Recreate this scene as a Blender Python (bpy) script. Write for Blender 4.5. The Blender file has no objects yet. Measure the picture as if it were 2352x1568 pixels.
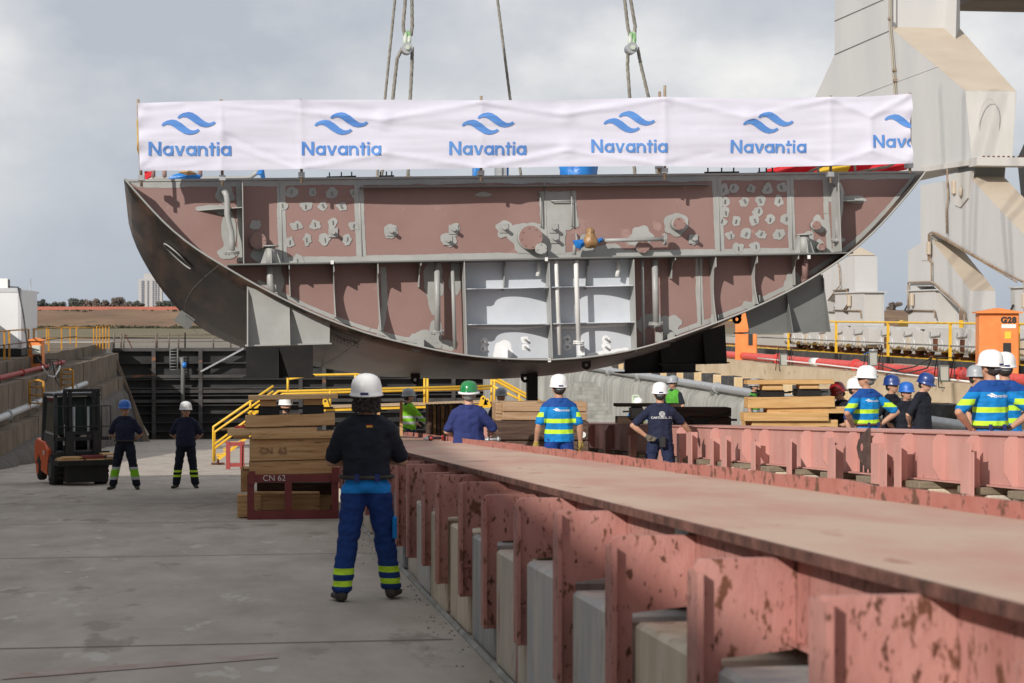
import bpy, bmesh, math, random
from mathutils import Vector, Matrix, noise
from mathutils.bvhtree import BVHTree
R=math.radians; random.seed(7); V=Vector
sc=bpy.context.scene; COL=sc.collection
# ---------------- camera ----------------
EYE=1.51; FX=4573.0; YAW=R(7.33); SL=0.0501      # eye height over the slip floor, focal length in photo units, heading, slip slope 1:20
cam=bpy.data.cameras.new('camera'); co=bpy.data.objects.new('camera',cam); COL.objects.link(co); sc.camera=co
cam.sensor_width=36; cam.lens=36*FX/2352; cam.clip_start=.3; cam.clip_end=9000
PIT=-math.atan(62/FX)
co.location=(0,0,EYE); co.rotation_euler=(math.pi/2+PIT,0,-YAW)
cam.dof.use_dof=True; cam.dof.focus_distance=31; cam.dof.aperture_fstop=5.6
# ---------------- sky and sun ----------------
SUN_EL=26.5; TOSUN=V((-.669*math.cos(R(SUN_EL)),-.743*math.cos(R(SUN_EL)),math.sin(R(SUN_EL))))
W=bpy.data.worlds.new('World'); sc.world=W; W.use_nodes=True; nt=W.node_tree; nt.nodes.clear()
def nd(t,**k):
    n=nt.nodes.new(t)
    for a,b in k.items():
        if a in n.inputs: n.inputs[a].default_value=b
        else: setattr(n,a,b)
    return n
L_=lambda a,b: nt.links.new(a,b)
out=nd('ShaderNodeOutputWorld'); bg=nd('ShaderNodeBackground'); bg.inputs['Strength'].default_value=.14
sky=nd('ShaderNodeTexSky',sky_type='NISHITA',sun_disc=False); sky.sun_elevation=R(SUN_EL); sky.sun_rotation=math.atan2(TOSUN.x,TOSUN.y); sky.dust_density=2.5
tc=nd('ShaderNodeTexCoord'); mp=nd('ShaderNodeMapping'); mp.inputs['Scale'].default_value=(1,1,1.5); mp.inputs['Location'].default_value=(.37,.2,.1)
L_(tc.outputs['Generated'],mp.inputs[0])
n1=nd('ShaderNodeTexNoise',noise_dimensions='3D'); n1.inputs['Scale'].default_value=4.4; n1.inputs['Detail'].default_value=7; n1.inputs['Roughness'].default_value=.5; n1.inputs['Distortion'].default_value=.1
n2=nd('ShaderNodeTexNoise'); n2.inputs['Scale'].default_value=11; n2.inputs['Detail'].default_value=6; n2.inputs['Roughness'].default_value=.55
L_(mp.outputs[0],n1.inputs[0]); L_(mp.outputs[0],n2.inputs[0])
cr=nd('ShaderNodeValToRGB'); cr.color_ramp.elements[0].position=.40; cr.color_ramp.elements[0].color=(3.5,3.75,4.2,1)
cr.color_ramp.elements[1].position=.62; cr.color_ramp.elements[1].color=(6.7,6.6,6.45,1)
e=cr.color_ramp.elements.new(.5); e.color=(4.6,4.75,5.0,1)
mixn=nd('ShaderNodeMath',operation='MULTIPLY_ADD'); L_(n2.outputs[0],mixn.inputs[0]); mixn.inputs[1].default_value=.3
sub=nd('ShaderNodeMath',operation='MULTIPLY'); L_(n1.outputs[0],sub.inputs[0]); sub.inputs[1].default_value=.72; L_(sub.outputs[0],mixn.inputs[2]); L_(mixn.outputs[0],cr.inputs[0])
sep=nd('ShaderNodeSeparateXYZ'); L_(tc.outputs['Generated'],sep.inputs[0])
mr=nd('ShaderNodeMapRange'); mr.inputs['From Min'].default_value=0.0; mr.inputs['From Max'].default_value=.1; mr.inputs['To Min'].default_value=.9; mr.inputs['To Max'].default_value=.97
L_(sep.outputs[2],mr.inputs[0])
lowc=nd('ShaderNodeMixRGB'); lowc.inputs[1].default_value=(3.3,3.7,4.3,1)
mr2=nd('ShaderNodeMapRange'); mr2.inputs['From Min'].default_value=-.01; mr2.inputs['From Max'].default_value=.11; L_(sep.outputs[2],mr2.inputs[0])
L_(mr2.outputs[0],lowc.inputs[0]); L_(cr.outputs[0],lowc.inputs[2])
mx=nd('ShaderNodeMixRGB'); L_(mr.outputs[0],mx.inputs[0]); L_(sky.outputs[0],mx.inputs[1]); L_(lowc.outputs[0],mx.inputs[2])
hi=nd('ShaderNodeMapRange'); hi.inputs['From Min'].default_value=.22; hi.inputs['From Max'].default_value=.5; hi.inputs['To Min'].default_value=1; hi.inputs['To Max'].default_value=.85; L_(sep.outputs[2],hi.inputs[0])
hm=nd('ShaderNodeVectorMath',operation='SCALE'); L_(mx.outputs[0],hm.inputs[0]); L_(hi.outputs[0],hm.inputs['Scale'])   # dims the unseen upper sky to lower the ambient light
L_(hm.outputs[0],bg.inputs[0]); L_(bg.outputs[0],out.inputs[0])
sl=bpy.data.lights.new('sun','SUN'); sl.energy=4.2; sl.angle=R(.53); sl.color=(1,.945,.875)
so=bpy.data.objects.new('sun',sl); COL.objects.link(so); so.rotation_euler=TOSUN.to_track_quat('Z','Y').to_euler(); so.location=(-30,-30,40)
sc.view_settings.view_transform='Standard'; sc.view_settings.look='None'; sc.view_settings.exposure=0.0; sc.view_settings.gamma=1
sc.cycles.use_denoising=True; sc.cycles.max_bounces=6
# ---------------- helpers: pixel -> point ----------------
cF=V((math.sin(YAW)*math.cos(PIT),math.cos(YAW)*math.cos(PIT),math.sin(PIT))); cR=V((math.cos(YAW),-math.sin(YAW),0)); cU=cR.cross(cF)
def ray(u,v): return cF+cR*((u-1176)/FX)+cU*((784-v)/FX)
E=V((0,0,EYE))
def P(u,v,Y): d=ray(u,v); return E+d*(Y/d.y)             # on the plane across the slip at distance Y
def PX(u,v,X): d=ray(u,v); return E+d*(X/d.x)            # on a plane along the slip
def PD(u,v,D): return E+ray(u,v)*D                       # at camera depth D
def PF(u,v,h=0):                                         # on the slip floor (+h)
    d=ray(u,v); t=(h-EYE)/(d.z+SL*d.y); return E+d*t
def fz(x,y): return -SL*y
# ---------------- objects ----------------
ALL=[]
class B:
    def __init__(s): s.b=bmesh.new(); s.m=0
    def face(s,pts):
        try:
            f=s.b.faces.new([s.b.verts.new(p) for p in pts]); f.material_index=s.m; return f
        except ValueError: pass
    def box(s,x0,x1,y0,y1,z0,z1,slip=False,bev=0):
        k=(lambda x,y,z:(x,y,z-SL*y)) if slip else (lambda x,y,z:(x,y,z))
        v=[s.b.verts.new(k(x,y,z)) for x in(x0,x1) for y in(y0,y1) for z in(z0,z1)]
        for q in((0,1,3,2),(4,6,7,5),(0,4,5,1),(2,3,7,6),(0,2,6,4),(1,5,7,3)):
            f=s.b.faces.new([v[i] for i in q]); f.material_index=s.m
        if bev:
            es=list({e for x in v for e in x.link_edges}); bmesh.ops.bevel(s.b,geom=es,offset=bev,segments=1,affect='EDGES')
        return s
    def obox(s,c,ax,ay,az):                               # centre and three half-axes
        c=V(c);ax=V(ax);ay=V(ay);az=V(az)
        v=[s.b.verts.new(c+ax*i+ay*j+az*k) for i in(-1,1) for j in(-1,1) for k in(-1,1)]
        for q in((0,1,3,2),(4,6,7,5),(0,4,5,1),(2,3,7,6),(0,2,6,4),(1,5,7,3)):
            f=s.b.faces.new([v[i] for i in q]); f.material_index=s.m
        return s
    def bar(s,p,q,w,h=None):                              # square bar between two points
        p=V(p);q=V(q);h=h or w;d=(q-p); up=V((0,0,1)) if abs(d.normalized().z)<.95 else V((0,1,0))
        a=d.cross(up).normalized()*w/2; b=a.cross(d).normalized()*h/2
        return s.obox((p+q)/2,d/2,a,b)
    def prism(s,pts,ext):
        pts=[V(p) for p in pts]; ext=V(ext); n=len(pts)
        a=[s.b.verts.new(p) for p in pts]; b=[s.b.verts.new(p+ext) for p in pts]
        for f in(a,b[::-1]): s.b.faces.new(f).material_index=s.m
        for i in range(n): s.b.faces.new((a[i],b[i],b[(i+1)%n],a[(i+1)%n])).material_index=s.m
        return s
    def tube(s,pts,r,n=8,cap=True):
        pts=[V(p) for p in pts]; rs=r if isinstance(r,(list,tuple)) else [r]*len(pts); rings=[]; pa=None
        for i,p in enumerate(pts):
            d=(pts[min(i+1,len(pts)-1)]-pts[max(i-1,0)]).normalized()
            if pa is None: pa=d.cross(V((0,0,1)) if abs(d.z)<.9 else V((1,0,0))).normalized()
            a=(pa-d*pa.dot(d)).normalized(); pa=a; b=d.cross(a)
            rings.append([s.b.verts.new(p+(a*math.cos(t)+b*math.sin(t))*rs[i]) for t in [2*math.pi*k/n for k in range(n)]])
        for i in range(len(rings)-1):
            for k in range(n):
                f=s.b.faces.new((rings[i][k],rings[i][(k+1)%n],rings[i+1][(k+1)%n],rings[i+1][k])); f.smooth=True; f.material_index=s.m
        if cap:
            for g in(rings[0],rings[-1][::-1]): s.b.faces.new(g).material_index=s.m
        return s
    def disc(s,c,ax,r,t,n=24): c=V(c); ax=V(ax).normalized(); return s.tube([c,c+ax*t],r,n)
    def sph(s,c,r,sub=2):
        if not isinstance(r,(list,tuple,Vector)): r=(r,r,r)
        g=bmesh.ops.create_icosphere(s.b,subdivisions=sub,radius=1,matrix=Matrix.Translation(V(c))@Matrix.Diagonal((r[0],r[1],r[2],1)))
        for v in g['verts']:
            for f in v.link_faces: f.smooth=True; f.material_index=s.m
        return s
    def rev(s,prof,c,n=24,sx=1,sy=1):                     # (r,z) profile turned about z
        rings=[[s.b.verts.new((c[0]+r*math.cos(2*math.pi*k/n)*sx,c[1]+r*math.sin(2*math.pi*k/n)*sy,c[2]+z)) for k in range(n)] for r,z in prof]
        for i in range(len(rings)-1):
            for k in range(n):
                f=s.b.faces.new((rings[i][k],rings[i][(k+1)%n],rings[i+1][(k+1)%n],rings[i+1][k])); f.smooth=True; f.material_index=s.m
        return s
    def build(s,name,mats,parent=None,norm=True,bevel=0,keep=False):
        if norm: bmesh.ops.recalc_face_normals(s.b,faces=s.b.faces[:])
        me=bpy.data.meshes.new(name); s.b.to_mesh(me); s.b.free()
        for m in (mats if isinstance(mats,(list,tuple)) else [mats]): me.materials.append(m)
        o=bpy.data.objects.new(name,me); COL.objects.link(o); ALL.append(o)
        if bevel:
            md=o.modifiers.new('bevel','BEVEL'); md.width=bevel; md.segments=2; md.limit_method='ANGLE'; md.angle_limit=R(40)
        if parent is not None: o.parent=parent
        elif not keep and len(me.vertices):
            xs=[v.co for v in me.vertices]; c=V(((min(p.x for p in xs)+max(p.x for p in xs))/2,(min(p.y for p in xs)+max(p.y for p in xs))/2,min(p.z for p in xs)))
            me.transform(Matrix.Translation(-c)); o.location=c
        return o
def tag(o,label=None,cat=None,group=None,kind=None):
    if label: o['label']=label
    if cat: o['category']=cat
    if group: o['group']=group
    if kind: o['kind']=kind
    return o
def struct(o): o['kind']='structure'; return o
AUTO=[]
def thing(name,label,cat,group=None,loc=None,rz=0):
    o=bpy.data.objects.new(name,None); COL.objects.link(o); o.empty_display_size=.2; tag(o,label,cat,group)
    if loc is None: AUTO.append(o)
    else: o.location=loc; o.rotation_euler=(0,0,rz)
    return o
def settle():                                             # put each Empty at the base of its thing
    kids={}
    for c in ALL:
        if c.parent: kids.setdefault(c.parent.name,[]).append(c)
    for o in AUTO:
        pts=[]
        def walk(x):
            for c in kids.get(x.name,[]):
                for v in c.data.vertices: pts.append(v.co)
                walk(c)
        walk(o)
        if not pts: continue
        c=V(((min(p.x for p in pts)+max(p.x for p in pts))/2,(min(p.y for p in pts)+max(p.y for p in pts))/2,min(p.z for p in pts)))
        o.location=c
        for k in kids.get(o.name,[]): k.matrix_parent_inverse=Matrix.Translation(-c)
def clone(o,off,label=None,parent=None):                  # a thing, its parts and their sub-parts
    c=o.copy(); COL.objects.link(c)
    if parent is not None: c.parent=parent
    else: c.location=V(o.location)+V(off)
    if label: c['label']=label
    for ch in [x for x in COL.objects if x.parent==o]: clone(ch,(0,0,0),None,c)
    return c
# ---------------- materials ----------------
MC={}
def mat(name,c1,c2=None,scale=6,rough=.7,metal=0,bump=0,bscale=None,wear=None,wthr=.62,wscale=9,stretch=(1,1,1),spread=(.35,.65),transl=0,coat=0,wdet=6,wear2=None,w2=(20,.66)):
    if name in MC: return MC[name]
    m=bpy.data.materials.new(name); m.use_nodes=True; t=m.node_tree; n=t.nodes; l=t.links
    p=n['Principled BSDF']; p.inputs['Roughness'].default_value=rough; p.inputs['Metallic'].default_value=metal; p.inputs['Base Color'].default_value=(*c1,1)
    if coat: p.inputs['Coat Weight'].default_value=coat
    if rough>.5: p.inputs['Specular IOR Level'].default_value=.3
    if c2 or bump or wear:
        g=n.new('ShaderNodeNewGeometry'); mp=n.new('ShaderNodeMapping'); mp.inputs['Scale'].default_value=stretch; l.new(g.outputs['Position'],mp.inputs[0])
        def no(sc_,det=6,ro=.6):
            x=n.new('ShaderNodeTexNoise'); x.inputs['Scale'].default_value=sc_; x.inputs['Detail'].default_value=det; x.inputs['Roughness'].default_value=ro; l.new(mp.outputs[0],x.inputs[0]); return x
        col=None
        if c2:
            x=no(scale); r=n.new('ShaderNodeMapRange'); r.inputs[1].default_value=spread[0]; r.inputs[2].default_value=spread[1]; l.new(x.outputs[0],r.inputs[0])
            mx=n.new('ShaderNodeMixRGB'); mx.inputs[1].default_value=(*c1,1); mx.inputs[2].default_value=(*c2,1); l.new(r.outputs[0],mx.inputs[0]); col=mx.outputs[0]
        if wear:
            x=no(wscale,wdet,.65); r=n.new('ShaderNodeMapRange'); r.inputs[1].default_value=wthr; r.inputs[2].default_value=wthr+.05; l.new(x.outputs[0],r.inputs[0])
            mx=n.new('ShaderNodeMixRGB'); mx.inputs[1].default_value=(*c1,1); mx.inputs[2].default_value=(*wear,1); l.new(r.outputs[0],mx.inputs[0])
            if col is not None: l.new(col,mx.inputs[1])
            col=mx.outputs[0]
        if wear2:
            x=no(w2[0],5,.6); r=n.new('ShaderNodeMapRange'); r.inputs[1].default_value=w2[1]; r.inputs[2].default_value=w2[1]+.06; l.new(x.outputs[0],r.inputs[0])
            mx=n.new('ShaderNodeMixRGB'); mx.inputs[2].default_value=(*wear2,1); l.new(r.outputs[0],mx.inputs[0]); l.new(col,mx.inputs[1]); col=mx.outputs[0]
        if col is not None: l.new(col,p.inputs['Base Color'])
        if bump:
            x=no(bscale or scale*5,8,.65); b=n.new('ShaderNodeBump'); b.inputs['Strength'].default_value=bump; b.inputs['Distance'].default_value=.02; l.new(x.outputs[0],b.inputs['Height']); l.new(b.outputs[0],p.inputs['Normal'])
    if transl:
        tr=n.new('ShaderNodeBsdfTranslucent'); tr.inputs[0].default_value=(*c1,1); ms=n.new('ShaderNodeMixShader'); ms.inputs[0].default_value=transl
        l.new(p.outputs[0],ms.inputs[1]); l.new(tr.outputs[0],ms.inputs[2]); l.new(ms.outputs[0],n['Material Output'].inputs[0])
    MC[name]=m; return m
def banded(name,base,bands,rough=.85,bump=.25):
    """cloth whose bands are sewn on at set heights of the garment: (zlo,zhi,colour,xmin,xmax,ymin)"""
    if name in MC: return MC[name]
    m=mat(name,base,tuple(c*.72 for c in base),scale=7,rough=rough,bump=bump,bscale=30)
    t=m.node_tree; n=t.nodes; l=t.links; p=n['Principled BSDF']
    src=p.inputs['Base Color'].links[0].from_socket
    tc=n.new('ShaderNodeTexCoord'); sp=n.new('ShaderNodeSeparateXYZ'); l.new(tc.outputs['Object'],sp.inputs[0])
    ab=n.new('ShaderNodeMath'); ab.operation='ABSOLUTE'; l.new(sp.outputs[0],ab.inputs[0])
    def cmp(sock,lo,hi):
        c=n.new('ShaderNodeMath'); c.operation='COMPARE'; c.inputs[1].default_value=(lo+hi)/2; c.inputs[2].default_value=(hi-lo)/2; l.new(sock,c.inputs[0]); return c.outputs[0]
    for z0,z1,c,x0,x1,y1 in bands:
        a=cmp(sp.outputs[2],z0,z1); b=cmp(ab.outputs[0],x0,x1); mu=n.new('ShaderNodeMath'); mu.operation='MULTIPLY'; l.new(a,mu.inputs[0]); l.new(b,mu.inputs[1]); o=mu.outputs[0]
        if y1 is not None:
            q=cmp(sp.outputs[1],-9,y1); m3=n.new('ShaderNodeMath'); m3.operation='MULTIPLY'; l.new(o,m3.inputs[0]); l.new(q,m3.inputs[1]); o=m3.outputs[0]
        mx=n.new('ShaderNodeMixRGB'); l.new(o,mx.inputs[0]); l.new(src,mx.inputs[1]); mx.inputs[2].default_value=(*c,1); src=mx.outputs[0]
    l.new(src,p.inputs['Base Color']); return m
brown=mat('red_primer',(.25,.152,.135),(.28,.178,.16),scale=.9,rough=.6,bump=.04,bscale=3,wear=(.33,.215,.19),wthr=.6,wscale=1.6,wear2=(.36,.26,.235),w2=(7,.69))
grey=mat('grey_primer',(.31,.315,.30),(.37,.375,.36),scale=2,rough=.55,bump=.05,bscale=20)
dgrey=mat('shop_primer_grey',(.13,.135,.13),(.17,.175,.165),scale=1.5,rough=.5)
white=mat('tank_white',(.46,.49,.53),(.54,.57,.61),scale=1.2,rough=.5)
wbright=mat('fresh_white',(.78,.79,.8),rough=.5)
hullm=mat('hull_steel',(.03,.024,.019),(.1,.06,.042),scale=1.3,rough=.42,metal=.1,stretch=(2.2,.22,2.2),spread=(.42,.62),wear=(.11,.1,.088),wthr=.62,wscale=.35,wdet=1,bump=.03,bscale=2)  # brown streaks and paler zones paint reflections and sheen into the steel
black=mat('black_steel',(.012,.012,.012),(.02,.019,.018),scale=3,rough=.55)
blackp=mat('black_plastic',(.02,.02,.021),rough=.5)
rust=mat('rust',(.16,.06,.03),(.08,.035,.02),scale=14,rough=.9,bump=.3)
conc=mat('slip_concrete',(.3,.26,.222),(.45,.4,.35),scale=1.7,rough=.92,stretch=(1.1,.38,1),bump=.5,bscale=11,wear=(.28,.24,.205),wthr=.6,wscale=1.3,spread=(.25,.75),wear2=(.46,.42,.38),w2=(3,.62))
cwall=mat('shaded_wall_concrete',(.095,.075,.056),(.19,.15,.11),scale=1.1,rough=.95,bump=.6,bscale=5,wear=(.14,.11,.08),wthr=.6,wscale=1.9,stretch=(1,1,.6))  # shaded copy: the left wall's shade is darkened into the concrete colour
cwallr=mat('sunlit_cream_concrete',(.42,.33,.22),(.52,.43,.31),scale=.9,rough=.95,bump=.5,bscale=6,wear=(.26,.17,.1),wthr=.63,wscale=2.4)  # paler, lit copy of the dock wall concrete for the right side
cgrey=mat('grey_cast_concrete',(.22,.22,.2),(.36,.355,.33),scale=1.1,rough=.93,bump=.3,bscale=6,stretch=(2.2,2.2,.25),wear=(.15,.145,.13),wthr=.62,wscale=1.2)
redp=mat('red_girder_paint',(.5,.25,.215),(.57,.31,.27),scale=1.6,rough=.6,bump=.12,bscale=12,wear=(.12,.045,.03),wthr=.66,wscale=7,stretch=(1.5,1.5,.6))
redw=mat('worn_girder_paint',(.4,.17,.145),(.48,.24,.205),scale=2.2,rough=.65,bump=.35,bscale=16,wear=(.15,.06,.035),wthr=.575,wscale=10,stretch=(1.5,1.5,.7),wear2=(.1,.04,.025),w2=(24,.6))
redtop=mat('girder_top_paint',(.46,.27,.215),(.5,.36,.28),scale=1.3,rough=.85,bump=.25,bscale=26,stretch=(1.1,.4,1),wear=(.36,.2,.15),wthr=.63,wscale=3.5,spread=(.4,.6))
lipm=mat('girder_lip_paint',(.4,.15,.12),(.46,.2,.165),scale=4,rough=.7,wear=(.15,.075,.05),wthr=.55,wscale=11,bump=.3,bscale=20)
pier=[mat('pier_a',(.6,.53,.43),(.45,.41,.35),scale=2.2,rough=.9,bump=.5,stretch=(2,2,.5),wear=(.33,.15,.12),wthr=.6,wscale=3),
      mat('pier_b',(.42,.43,.44),(.58,.53,.46),scale=3,rough=.85,bump=.5,stretch=(2,2,.6),wear=(.42,.4,.36),wthr=.58,wscale=4),
      mat('pier_c',(.7,.62,.5),(.55,.46,.34),scale=2.5,rough=.9,bump=.5,stretch=(2.5,2.5,.4),wear=(.28,.14,.1),wthr=.62,wscale=4),
      mat('pier_d',(.27,.285,.3),(.45,.43,.4),scale=3,rough=.85,bump=.4,stretch=(2,2,.5),wear=(.35,.34,.3),wthr=.6,wscale=5)]
oldw=mat('weathered_wood',(.27,.22,.16),(.18,.145,.1),scale=5,rough=.9,bump=.5,stretch=(1,4,4))
def wood(name,a,b): return mat(name,a,b,scale=3,rough=.75,bump=.3,bscale=12,stretch=(.5,4,8),wear=tuple(x*.38 for x in a),wthr=.6,wscale=2.8,spread=(.42,.58))
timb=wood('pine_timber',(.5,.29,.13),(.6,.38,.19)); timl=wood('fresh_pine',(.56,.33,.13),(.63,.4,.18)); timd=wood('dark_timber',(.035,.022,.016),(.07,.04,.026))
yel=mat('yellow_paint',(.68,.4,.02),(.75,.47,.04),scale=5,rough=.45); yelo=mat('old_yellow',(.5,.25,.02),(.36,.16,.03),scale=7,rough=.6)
orng=mat('orange_paint',(.66,.2,.055),(.74,.26,.08),scale=2,rough=.55,wear=(.4,.13,.05),wthr=.68,wscale=6)
crane=mat('crane_paint',(.47,.47,.465),(.52,.515,.505),scale=.5,rough=.55,bump=.03,bscale=2,stretch=(1,1,.35)); craneb=mat('crane_dusty_paint',(.46,.385,.3),(.51,.44,.355),scale=.7,rough=.7,wear=(.66,.6,.5),wthr=.71,wscale=2.8)
cranes=mat('crane_stained',(.46,.445,.415),(.53,.515,.49),scale=.8,rough=.65,stretch=(1.5,1.5,.4))
galv=mat('galvanised',(.38,.39,.4),(.48,.49,.5),scale=6,rough=.45,metal=.5)
pipem=mat('primed_pipe',(.3,.305,.295),(.35,.35,.34),scale=5,rough=.45)
ropem=mat('steel_rope',(.3,.28,.24),(.17,.16,.14),scale=10,rough=.6,metal=.3)
scaf=mat('scaffold_tube',(.34,.29,.22),(.22,.13,.08),scale=9,rough=.6)
redpiped=mat('shaded_red_pipe',(.34,.03,.028),(.26,.04,.035),scale=4,rough=.6)  # darker copy of the hydrant red, with shade put into the colour
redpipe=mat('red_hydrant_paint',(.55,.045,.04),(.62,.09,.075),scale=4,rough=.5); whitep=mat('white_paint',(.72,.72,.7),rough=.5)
cloth=mat('banner_cloth',(.72,.71,.82),(.75,.74,.85),scale=3,rough=.85,transl=.22)
blue=mat('banner_blue',(.085,.22,.56),(.11,.28,.64),scale=2,rough=.7)
tarp=mat('blue_tarp',(.01,.12,.42),(.02,.2,.55),scale=6,rough=.3,bump=.6,bscale=9); btape=mat('brown_tape',(.23,.12,.045),(.36,.22,.1),scale=12,rough=.28,bump=.7,bscale=16)
fred=mat('flag_red',(.6,.02,.03),(.7,.05,.06),scale=4,rough=.8,transl=.3); fyel=mat('flag_yellow',(.8,.5,.04),(.85,.6,.08),scale=4,rough=.8,transl=.3)
glass=mat('cab_glass',(.03,.045,.04),rough=.08); rubber=mat('rubber',(.025,.024,.023),(.045,.042,.04),scale=9,rough=.85)
from mathutils.geometry import tessellate_polygon
# ================= THE HOISTED SHIP BLOCK =================
Yb=32.0; Yf=Yb+.47; Yr=40.0
FL=[(286,410),(308,436),(335,466),(381,517),(429,556.6),(486,596),(513,609),(570,645),(590,655),(661,692),(711,716),(769,740),(840,765),(900,781),(970,797),(1049,814),(1117,821.5),(1190,825),(1262,826)]
FR=[(2124,396),(2113,414),(2089,441),(2046,491),(2004,536),(1956,579),(1890,624),(1824,663),(1727,709),(1655,737),(1594,760),(1517,787),(1451,805),(1367,819),(1310,824),(1262,826)]
RL=[(297,512),(303,545),(320,580),(357,645),(410,712),(455,750),(510,779),(565,800),(640,820),(720,840),(800,853),(870,862),(1000,868),(1127,869)]
RR=[(1870,500),(1840,560),(1790,620),(1720,690),(1640,745),(1560,788),(1500,812),(1430,834),(1360,848),(1290,858),(1200,866),(1127,869)]
def resamp(pts,n):
    d=[0]
    for a,b in zip(pts,pts[1:]): d.append(d[-1]+math.dist(a,b))
    o=[]
    for i in range(n):
        t=d[-1]*i/(n-1); k=max(j for j in range(len(d)) if d[j]<=t+1e-9); k=min(k,len(pts)-2)
        f=(t-d[k])/(d[k+1]-d[k]); o.append((pts[k][0]+(pts[k+1][0]-pts[k][0])*f,pts[k][1]+(pts[k+1][1]-pts[k][1])*f))
    for _ in range(2): o=[o[0]]+[tuple((o[i-1][j]+2*o[i][j]+o[i+1][j])/4 for j in(0,1)) for i in range(1,n-1)]+[o[-1]]
    return o
NH=34
fr=[P(u,v,Yb) for u,v in resamp(FL,NH)+resamp(FR,NH)[::-1][1:]]
rr=[P(u,v,Yr) for u,v in resamp(RL,NH)+resamp(RR,NH)[::-1][1:]]
def sect(Y): t=(Y-Yb)/(Yr-Yb); return [a.lerp(b,t) for a,b in zip(fr,rr)]
blk=thing('ship_hull_block','huge grey and red primed ship hull section hanging from steel ropes over the slipway','hull section')
b=B(); sec=[sect(Yb+8*k/7) for k in range(8)]; vs=[[b.b.verts.new(p) for p in s] for s in sec]
for i in range(7):
    for k in range(len(fr)-1):
        b.b.faces.new((vs[i][k],vs[i][k+1],vs[i+1][k+1],vs[i+1][k])).smooth=True
sh=b.build('hull_shell',hullm,blk); sd=sh.modifiers.new('plate','SOLIDIFY'); sd.thickness=.028; sd.offset=0
b=B()
for k in range(len(fr)-1):                                # primed front rim
    a,c=fr[k]+V((0,-.016,0)),fr[k+1]+V((0,-.016,0)); b.tube([a,c],.016,5,False)
b.build('hull_edge',grey,sh)
def PB(u,v,d=0): return P(u,v,Yf-d)
sf=sect(Yf)
# transverse plate, split at the tank top
def tl(u): return 609-.0196*(u-535)                       # tank-top line at the front
def deckv(u): return 417-.0112*(u-293)
zt=lambda x:(P(535,609,Yb).z-SL*.47)+(x-P(535,609,Yb).x)*((P(1956,581,Yb).z-P(535,609,Yb).z)/(P(1956,581,Yb).x-P(535,609,Yb).x))
dL,dR=P(293,417,Yf),P(2118,397,Yf)
zd=lambda x: dL.z+(x-dL.x)*(dR.z-dL.z)/(dR.x-dL.x)
up=[p for p in sf if zt(p.x)<p.z<zd(p.x)-.01]; lo=[p for p in sf if p.z<=zt(p.x)]
l=lo[0]; r=lo[-1]
xl,xr=l.x,r.x
upL=[p for p in up if p.x<4]; upR=[p for p in up if p.x>=4]
poly=[V((dL.x+.05,Yf,zd(dL.x)))]+upL+[V((xl,Yf,zt(xl))),V((xr,Yf,zt(xr)))]+upR+[V((dR.x-.03,Yf,zd(dR.x)))]
b=B(); b.prism([(p.x,Yf,p.z) for p in poly],(0,.02,0)); bh=b.build('bulkhead',brown,blk)
b=B(); b.prism([(xl,Yf,zt(xl))]+[(p.x,Yf,p.z) for p in lo[1:-1]]+[(xr,Yf,zt(xr))],(0,.02,0)); fl=b.build('floor_plate',brown,blk)
# deck and tank top
b=B(); b.prism([(dL.x-.05,Yf-.02,zd(dL.x)),(dR.x+.03,Yf-.02,zd(dR.x)),(dR.x+.03,Yf-.02,zd(dR.x)+.035),(dL.x-.05,Yf-.02,zd(dL.x)+.035)],(0,7.5,-SL*7.5)); b.build('deck_plate',grey,blk)
t0,t1=P(522,609,Yb),P(1960,581.5,Yb)
b=B(); b.prism([t0,t1,t1+V((0,0,.022)),t0+V((0,0,.022))],(0,7.9,-SL*7.9)); b.build('tank_top',dgrey,blk)
pb=B(); pb.disc(P(586,516,Yf-.006),(0,-1,0),.035,.002,14); pb.build('drain_hole',black,bh)
c0,c1=P(828,431,Yf-.2),P(1634,424,Yf-.2)
b=B(); b.prism([c0,c1,c1+V((0,0,.02)),c0+V((0,0,.02))],(0,.2,0)); b.build('stringer',dgrey,blk)
# primer patches, brushed over the welds: irregular thin coats
LAY=[0]
def wig(pts,a=1.6,seed=0,step=7):
    o=[]
    for i,p in enumerate(pts):
        q=pts[(i+1)%len(pts)]; n=max(1,int(math.dist(p,q)/step))
        for k in range(n):
            f=k/n; x=p[0]+(q[0]-p[0])*f; y=p[1]+(q[1]-p[1])*f; o.append((x+random.uniform(-a,a),y+random.uniform(-a,a)))
    return o
gp=B()
def coat(pts,a=1.6,bld=None,step=7):
    LAY[0]+=1; d=.004+.0004*(LAY[0]%30)
    (bld or gp).face([PB(u,v,d) for u,v in wig(pts,a,step=step)])
def blob(u,v,ru,rv=None,bld=None,a=None):
    rv=rv or ru; a=a if a is not None else ru*.09
    LAY[0]+=1; d=.004+.0004*(LAY[0]%30); n=22
    n=30; sd_=V((LAY[0]*3.7,0,0)); q_=lambda k: 1+.42*noise.noise(V((math.cos(2*math.pi*k/n)*1.3,math.sin(2*math.pi*k/n)*1.3,0))+sd_)+random.uniform(-.045,.045)
    (bld or gp).face([PB(u+ru*q_(k)*math.cos(2*math.pi*k/n),v+rv*q_(k)*math.sin(2*math.pi*k/n),d) for k in range(n)])
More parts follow.
